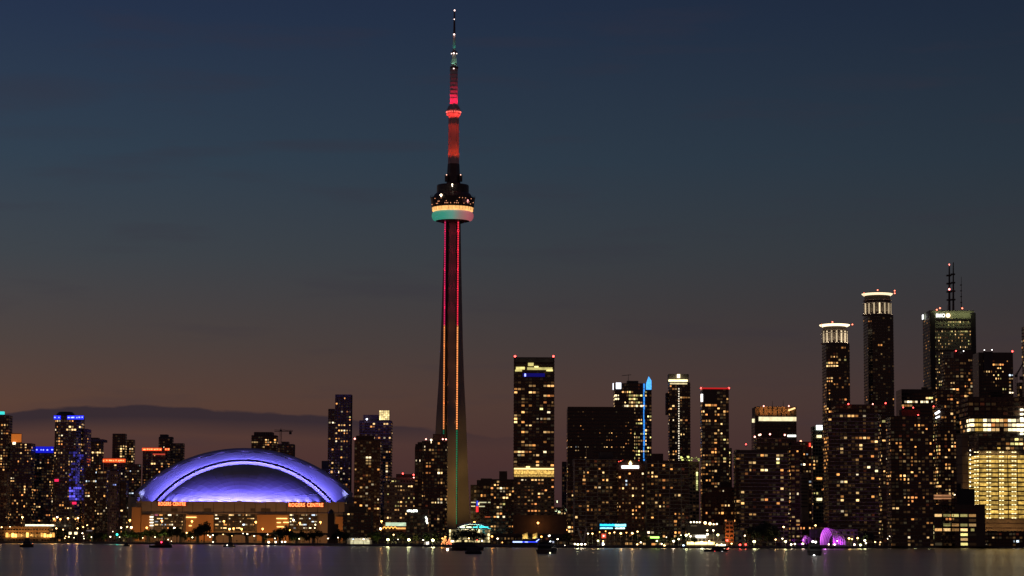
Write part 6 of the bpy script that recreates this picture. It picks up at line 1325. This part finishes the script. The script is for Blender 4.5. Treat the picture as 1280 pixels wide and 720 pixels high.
# blue signed cafe below the condo block
def ex(root, r, D):
    rng = random.Random(4)
    for (x0, x1, ya, yb, col, nm) in ((750, 768, 654.9, 657.6, (.02, .50, 1), 'blue sign letters'), (768.5, 782.5, 655, 658, (.25, .85, 1), 'cyan sign letters'), (750, 766, 659.2, 661, (.25, .75, .85), 'pale blue sign'), (769, 781, 659.2, 661.2, (.65, .9, .8), 'pale sign')):
        m = MB(); x = x0
        while x < x1: w = rng.uniform(.8, 1.5); q0 = P(x, yb, D - 5); q1 = P(min(x + w, x1), ya + rng.uniform(0, .5), D - 5); m.box(q0.x, q1.x, q0.y, q0.y + .4, q0.z, q1.z); x += w + .12
        m.build('sign', glow(nm, col, 2.6), root)
    pbox(root, 'sign_frame', D, 749, 654.2, 783.5, 661.8, W['black'], dd=-4.5, dep=.5)
    pbox(root, 'red_sign', D, 752, 667.2, 757.6, 672.8, glow('red square sign', (1, .10, .04), 1.1), dd=-5, dep=.5); pbox(root, 'sign_centre', D, 753.6, 668.8, 756, 671, glow('pale sign centre', (1, .8, .7), 2), dd=-5.4, dep=.3)
    m = MB()
    for k in range(11): q = P(750 + k * 5.2, 672, D - 6); m.tube((q.x, q.y, GROUND), (q.x, q.y, P(750, 666.5, D).z), .22)
    for y in (666.5, 675.5): q0 = P(749, y, D - 6); q1 = P(803, y, D - 6); m.tube(q0, q1, .25)
    m.build('pergola', W['tan'], root)
    pbox(root, 'entrance_light', D, 752.8, 678.3, 755, 682, glow('white door', (.85, .9, 1), 4), dd=-5, dep=.4)
lowb('waterfront_cafe', 'low waterfront cafe with cyan and blue signs and a red square sign', 'cafe', 745, 806, 664, 1850, 'brown', 110, extra=ex, p=.22, pal='orange', fh=3.0, dep=14)
def ex(root, r, D):
    m = MB()
    for x0, x1, xt, xb in ((722, 728, 722, 728), (730, 734, 733, 729)): a = P(xt, 660, D - 6); b = P(xb, 678, D - 6); m.tube(a, b, .8)
    m.build('sloping_column', W['pale'], root)
lowb('low_block', 'low dark colonnade with two sloping pale columns beneath the condo block', 'low block', 712, 745, 666, 1860, 'brown', 111, extra=ex, p=.14, pal='warm', dep=12)
lowb('quay_shops', 'low row of dim shops between the brown podium and the dark arena', 'shop row', 612, 712, 668, 2120, 'brown', 112, p=.13, pal='warm', dep=12, fh=3.4)
def ex(root, r, D):
    pbox(root, 'green_sign', D, 813, 670.6, 824, 672.8, glow('lime sign', (.45, 1, .15), 3), dd=-2)
    pbox(root, 'kiosk', D, 807, 673.5, 819, 684, W['black'], dd=-2, dep=2); pbox(root, 'lit_window', D, 814.5, 679, 819, 681.5, LIT['amber'], dd=-2.6, dep=.4)
lowb('waterfront_shop', 'dark waterfront kiosk block with a small lime-green sign', 'shop', 802, 856, 672, 1845, 'dconc', 113, extra=ex, p=.2, pal='mixed', dep=12, fh=2.8)
def ex(root, r, D):
    pbox(root, 'white_tube', D, 870, 669.6, 882, 671.6, glow('white tube light', (1, 1, .92), 5), dd=-2)
    pbox(root, 'shop_front', D, 859, 677.5, 893, 680.5, lit('amber bar', (1, .72, .28), 2.6, vary=.8, nscale=.6), dd=-2); pbox(root, 'shop_front', D, 895, 680.2, 907, 682.6, LIT['hall'], dd=-3)
    pbox(root, 'dark_roof', D, 858, 656.5, 904, 668, W['dark'], dd=6, dep=14); pbox(root, 'roof_edge', D, 863.5, 656.6, 871, 658, W['pale'], dd=5, dep=1)
    obs(root, D, [(863.5, 652.8), (867.5, 652.6), (871, 652.8), (874.5, 652.8), (892, 655.3), (896, 655)], glow('row lamp', (1, .85, .55), 4), .65); obs(root, D, [(881.5, 653.6), (887.5, 654.6)], glow('row lamp amber', (1, .7, .3), 5), 1.1)
    m = MB()
    for x0, y0, x1, y1 in ((861, 678, 864.5, 673), (899, 676, 902, 673), (892, 670.5, 899, 670.5)): m = MB(); m.tube(P(x0, y0, D - 2), P(x1, y1, D - 2), .3); m.build('mooring_frame', W['pale'], root)
lowb('waterfront_restaurant', 'low grey-green restaurant with a long white tube light and an amber shop front', 'restaurant', 857, 906, 668, 1850, 'conc', 114, extra=ex, p=.1, pal='warm', dep=12, fh=3)
def ex(root, r, D): lamp('SPOT', P(910, 682, D - 9), 14000, (1, .22, .04), root, aim=P(911, 664, D), radius=.4, cone=90, blend=1)
lowb('brick_tower_block', 'short square block glowing orange from a red lamp at its foot', 'tower block', 905, 917, 651.5, 1860, 'tan', 115, extra=ex, p=.03, pal='deep', dep=12)
lowb('low_block', 'low pinkish flat-roofed block right of the short orange-glowing block', 'low block', 917, 936, 662.5, 1880, 'pale', 116, p=.05, pal='red', dep=12, fh=4)
lowb('low_block', 'low dim block behind the tall dark trees below the white-banded tower', 'low block', 936, 985, 660, 1960, 'dark', 117, p=.1, pal='warm', dep=12)
lowb('quay_shops', 'row of dim low shops right of the pink arched stage', 'shop row', 1060, 1094, 672, 1985, 'brown', 118, p=.2, pal='yellow', dep=10)
lowb('quay_shops', 'low dark service building at the foot of the floodlit building site', 'low block', 1231, 1300, 664, 2125, 'brown', 119, p=.04, pal='mixed', dep=14)

# ================================================================== PINK STAGE
def stage(label, D, px0, px1, pyt, pyb, energy, ribs, open_left=True):
    root = thing('arched_stage', label, 'stage', Vector((P((px0 + px1) / 2, 680, D).x, D, GROUND)))
    fab = mat('white stage fabric', (.5, .46, .5), .6, var=.05); frame = mat('stage hoop', (.12, .05, .12), .5)
    zb = P(px0, pyb, D).z; zt = P(px0, pyt, D).z; H = zt - zb; x0 = P(px0, 670, D).x; x1 = P(px1, 670, D).x; Wd = x1 - x0
    # hoops fan about the left foot, each lower and further to the right
    hoops = []
    n = 18
    ax_ = Vector((math.cos(R(38)), math.sin(R(38)), 0)); pl_ = Vector((math.sin(R(38)), -math.cos(R(38)), 0))     # along the barrel; across it, towards the near foot
    for k in range(ribs):
        t = k / (ribs - 1); h = H * (1 - .30 * t * t); half = Wd * (.36 + .10 * t); c0 = Vector((x0 + Wd * .24, D - 2, zb)) + ax_ * (Wd * .60 * t)
        hoops.append([c0 + pl_ * (-half * math.cos(a)) + Vector((0, 0, h * math.sin(a) ** .8)) for a in [math.pi * i / n for i in range(n + 1)]])
    for k in range(ribs - 1):
        A, B = hoops[k], hoops[k + 1]; B2 = [b.lerp(a, .22) + Vector((0, 0, -.2)) for a, b in zip(A, B)]
        m = MB(); loft(m, A, B2); m.build('fabric_shell', fab, root)
    for k in range(ribs):
        m = MB(); h = hoops[k]
        for a, b in zip(h, h[1:]): m.tube(a, b, .16, seg=5)
        m.build('hoop', frame, root)
    mg = (1, .10, .95)
    for px, py, yy, en in ((px0 + 4, pyb - 1, D - 16, 1.0), (px0 + 16, pyb - 1, D - 17, 1.0), (px0 + 27, pyb - 1, D - 15, .7)):
        if px < px1 + 3: q = P(px, py, yy + 6); lamp('SPOT', q, energy * en * .8, (.62, .04, 1), root, aim=P(px + 1, (pyt + pyb) / 2, D), radius=.3, cone=115, blend=1)
    q = P(px0 + Wd * .0 + 5, pyb - 4, D); lamp('POINT', (x0 + Wd * .2, D, zb + H * .35), energy * .2, (.9, .22, 1), root, radius=.4)
    return root
stage('ribbed arched stage canopy glowing bright pink and violet on the quay', 1905, 1025, 1057, 659.5, 681, 9500, 7)
stage('small low pinkish-violet arch just left of the bright pink stage', 1925, 1003, 1016, 669, 679, 1700, 4)
pv = P(1020, 668, 1945); root = thing('stage_backdrop', 'dull mauve backdrop wall behind the small violet arch', 'wall', Vector((pv.x, pv.y, GROUND))); pbox(root, 'panel', 1945, 1012, 661, 1027, 672, W['purple'], dep=2)

# ================================================================== BOATS
bk = mat('dark hull paint', (.018, .017, .019), .4); bk2 = mat('dark cabin', (.035, .033, .036), .5); gl = mat('cabin glass', (.02, .022, .026), .1)
def hull(mb, c, L_, Wd, H, ang, mi=0, bow=.35):
    ca, sa = math.cos(ang), math.sin(ang); rings = []
    for t in [0, .12, .3, .5, .7, .85, .95, 1.0]:
        x = (t - .5) * L_; w = Wd / 2 * (1 if t < 1 - bow else max(.04, math.sqrt(max(0, 1 - ((t - (1 - bow)) / bow) ** 2)))) * (.85 if t == 0 else 1); sh = H * (1 + .35 * max(0, t - .5)); r = []
        for (yy, zz) in ((-w, sh), (-w * .82, 0), (-w * .3, -.3), (w * .3, -.3), (w * .82, 0), (w, sh)): r.append((c.x + x * ca - yy * sa, c.y + x * sa + yy * ca, zz))
        rings.append(r)
    for a, b in zip(rings, rings[1:]):
        for i in range(5): mb.poly([a[i], b[i], b[i + 1], a[i + 1]], mi)
        mb.poly([a[5], b[5], b[0], a[0]], mi)
    mb.poly(rings[0], mi); mb.poly(list(reversed(rings[-1])), mi)
def cab(mb, c, x0, x1, w, z0, z1, ang, mi=0, taper=.12):
    ca, sa = math.cos(ang), math.sin(ang)
    def q(x, y, z): return (c.x + x * ca - y * sa, c.y + x * sa + y * ca, z)
    tx = (x1 - x0) * taper; B = [q(x0, -w, z0), q(x1, -w, z0), q(x1, w, z0), q(x0, w, z0)]; T = [q(x0 + tx * .4, -w * .9, z1), q(x1 - tx, -w * .9, z1), q(x1 - tx, w * .9, z1), q(x0 + tx * .4, w * .9, z1)]
    mb.poly(T, mi); mb.poly(list(reversed(B)), mi)
    for i in range(4): j = (i + 1) % 4; mb.poly([B[i], B[j], T[j], T[i]], mi)
def boat(name, label, px0, px1, pyw, ptop, ang=0, decks=1, lights=(), mastpx=None, cabin=(-.3, .2)):
    c = Wp((px0 + px1) / 2, pyw, 0); mpp = c.y / F_PX; Wv = (px1 - px0) * mpp; end_on = abs(math.sin(ang)) > .7
    L_ = Wv * (2.2 if end_on else 1); Bm = Wv * (1 if end_on else .3); Ht = (pyw - ptop) * mpp
    root = thing(name, label, 'boat', Vector((c.x, c.y, 0))); hh = Ht * (.34 if decks else .6)
    m = MB(); hull(m, c, L_, Bm, hh, ang); m.build('hull', bk, root)
    z = hh * .98; dh = (Ht - z) / max(1, decks)
    for k in range(decks):
        f = 1 - .28 * k; x0 = cabin[0] * L_ * f; x1 = cabin[1] * L_ * f; zz = z + k * dh
        m = MB(); cab(m, c, x0, x1, Bm * .40 * (1 - .12 * k), zz, zz + dh * .9, ang); m.build('cabin', bk2, root)
        m = MB(); cab(m, c, x0 - .08, x1 * .96 + .08, Bm * .41 * (1 - .12 * k), zz + dh * .42, zz + dh * .74, ang, taper=.08); m.build('cabin_window', gl, root)
        m = MB(); cab(m, c, x0 - .3, x1 + .1, Bm * .43 * (1 - .12 * k), zz + dh * .9, zz + dh, ang, taper=.05); m.build('cabin_roof', bk, root)
    if mastpx: 
        q = P(mastpx[0], mastpx[1], c.y); m = MB(); m.tube((q.x, c.y, hh), q, .09, .05); m.tube((q.x - .8, c.y, q.z * .75), (q.x + .8, c.y, q.z * .75), .05); m.build('mast', bk, root)
    m = MB()      # deck rail
    ca, sa = math.cos(ang), math.sin(ang)
    for s in (-1, 1):
        pr = None
        for k in range(7):
            x = (-.45 + .13 * k) * L_; y = s * Bm * .46; p = Vector((c.x + x * ca - y * sa, c.y + x * sa + y * ca, hh * 1.02)); t = p + Vector((0, 0, .75)); m.tube(p, t, .035, seg=4)
            if pr: m.tube(pr, t, .03, seg=4)
            pr = t
    m.build('railing', bk2, root)
    for (lx, ly, col, r, st) in lights:
        q = P(lx, ly, c.y - Bm * .5 - L_ * (.5 if end_on else 0) * abs(math.sin(ang)) - .3); m = MB(); m.ball(q, r); m.tube(q, q + Vector((0, .8, 0)), .05); m.build('boat_light', glow('boat light %s %s' % (col, st), col, st), root)
    return root
boat('motor_boat', 'small dark cabin boat on the far left in front of the orange-lit hall', 24.8, 42, 684.2, 672.5, 0, 2, [(41, 679.5, (1, .25, .1), .2, 2)], cabin=(-.22, .3))
boat('tour_boat', 'long dark cruiser with a red light, below the left end of the stadium', 187, 215.2, 684.6, 676.4, 0, 1, [(201.8, 677.7, (1, .03, .08), .42, 9)], cabin=(-.25, .42), mastpx=(203, 674.5))
boat('motor_boat', 'low dark boat with one white light, in front of the middle of the stadium', 279, 294.5, 683.9, 678.2, 0, 1, [(284, 681.5, (1, .9, .75), .3, 6)], cabin=(-.1, .3))
boat('dinghy', 'tiny dark boat left of the long cruiser', 154.5, 162.5, 682.8, 678.8, 0, 1)
boat('tour_boat', 'large dark tour boat in front of the round pavilion', 560.5, 604.5, 688.3, 677.5, 0, 2, [(559.3, 686.8, (1, .75, .55), .55, 8), (562.3, 689, (1, .5, .3), .25, 4)], cabin=(-.42, .36))
boat('motor_boat', 'black water taxi with a rounded canopy, overlapping the large tour boat', 581.5, 602, 692.4, 684.2, 0, 1, cabin=(-.42, .42))
boat('motor_boat', 'dark blue-grey boat seen from behind below the gold-banded tower, with a pale wake', 672.5, 695.5, 692.0, 677.0, R(80), 2, [(688, 676.8, (.85, .95, 1), .25, 5), (686, 669.8, (1, .98, .9), .28, 7), (691.5, 677.5, (.35, .38, .5), .4, 1.2), (687.5, 691.2, (.9, .85, .55), .3, 2.5)], mastpx=(686.8, 669.5), cabin=(-.45, .3))
boat('patrol_boat', 'dark low boat with red and white lights in front of the restaurant', 880, 909.5, 689.4, 682.6, 0, 1, [(902.5, 690, (1, 1, .95), .33, 5), (893.5, 689.2, (.8, .05, .05), .25, 3), (910.5, 685.5, (1, .2, .12), .3, 4)], cabin=(-.18, .34))
boat('motor_boat', 'black boat seen end on with bright white roof lights near the pink stage', 1009, 1027.3, 694.2, 677.0, R(86), 2, [(1016, 677, (1, .97, .88), .34, 11), (1019.5, 677.6, (1, .97, .88), .34, 11), (1017.6, 694.6, (1, .98, .92), .36, 9)], mastpx=(1018, 660), cabin=(-.46, .34))  # lowest light ball imitates the roof lights' reflection at the waterline
# moored yachts are plain masts by the right quays
def ship():
    D = Wp(656, 684.2, 0).y - 6; root = thing('tall_ship', 'moored ship with two lit cream sails and a blue light strip along its rail', 'sailing ship', Vector((P(655, 680, D).x, D, 0)))
    c = Vector((P(655, 680, D).x, D, 0)); m = MB(); hull(m, c, 36 * D / F_PX, 5, P(655, 679, D).z, 0); m.build('hull', bk, root)
    for px0, px1, sk in ((653.2, 660.2, .0), (665.2, 672, .6)):
        a = P(px0, 673.4, D - 1); b = P(px1, 673.2, D - 1); t1 = P(px1 - .6, 665.8, D - 1); t0 = P(px0 + sk, 667.8, D - 1); n = 6; m = MB()
        for i in range(n):
            for k in range(n):
                def s(u, v): 
                    q = a.lerp(b, u).lerp(t0.lerp(t1, u), v); return q + Vector((0, -1.0 * math.sin(math.pi * u) * math.sin(math.pi * (.3 + .6 * v)), 0))
                m.poly([s(i / n, k / n), s((i + 1) / n, k / n), s((i + 1) / n, (k + 1) / n), s(i / n, (k + 1) / n)])
        m.build('sail', mat('cream sailcloth', (.68, .60, .42), .8, var=.06), root)
        q = P((px0 + px1) / 2, 674.2, D - 6); lamp('SPOT', q, 1700, (1, .66, .16), root, aim=P((px0 + px1) / 2, 669.5, D), radius=.2, cone=100, blend=1)
    for px, yt in ((652.5, 664), (664.8, 664)): m = MB(); m.tube(P(px, 680, D), P(px, yt, D), .16, .08); m.build('mast', bk, root)
    pbox(root, 'light_rail', D, 641, 676.6, 653, 678.2, glow('blue white rail light', (.35, .45, 1), 2.6), dd=-2.7, dep=.3); pbox(root, 'light_rail', D, 653, 676.8, 672, 678, glow('blue rail light', (.03, .06, 1), 1.4), dd=-2.7, dep=.3); pbox(root, 'light_rail', D, 656, 677, 660, 677.9, MATS['blue white rail light'], dd=-3.1, dep=.3)
    m = MB(); m.tube(P(670, 677, D - 2.8), P(674, 674, D - 2.8), .3); m.build('gangway_light', MATS['blue white rail light'], root)
ship()
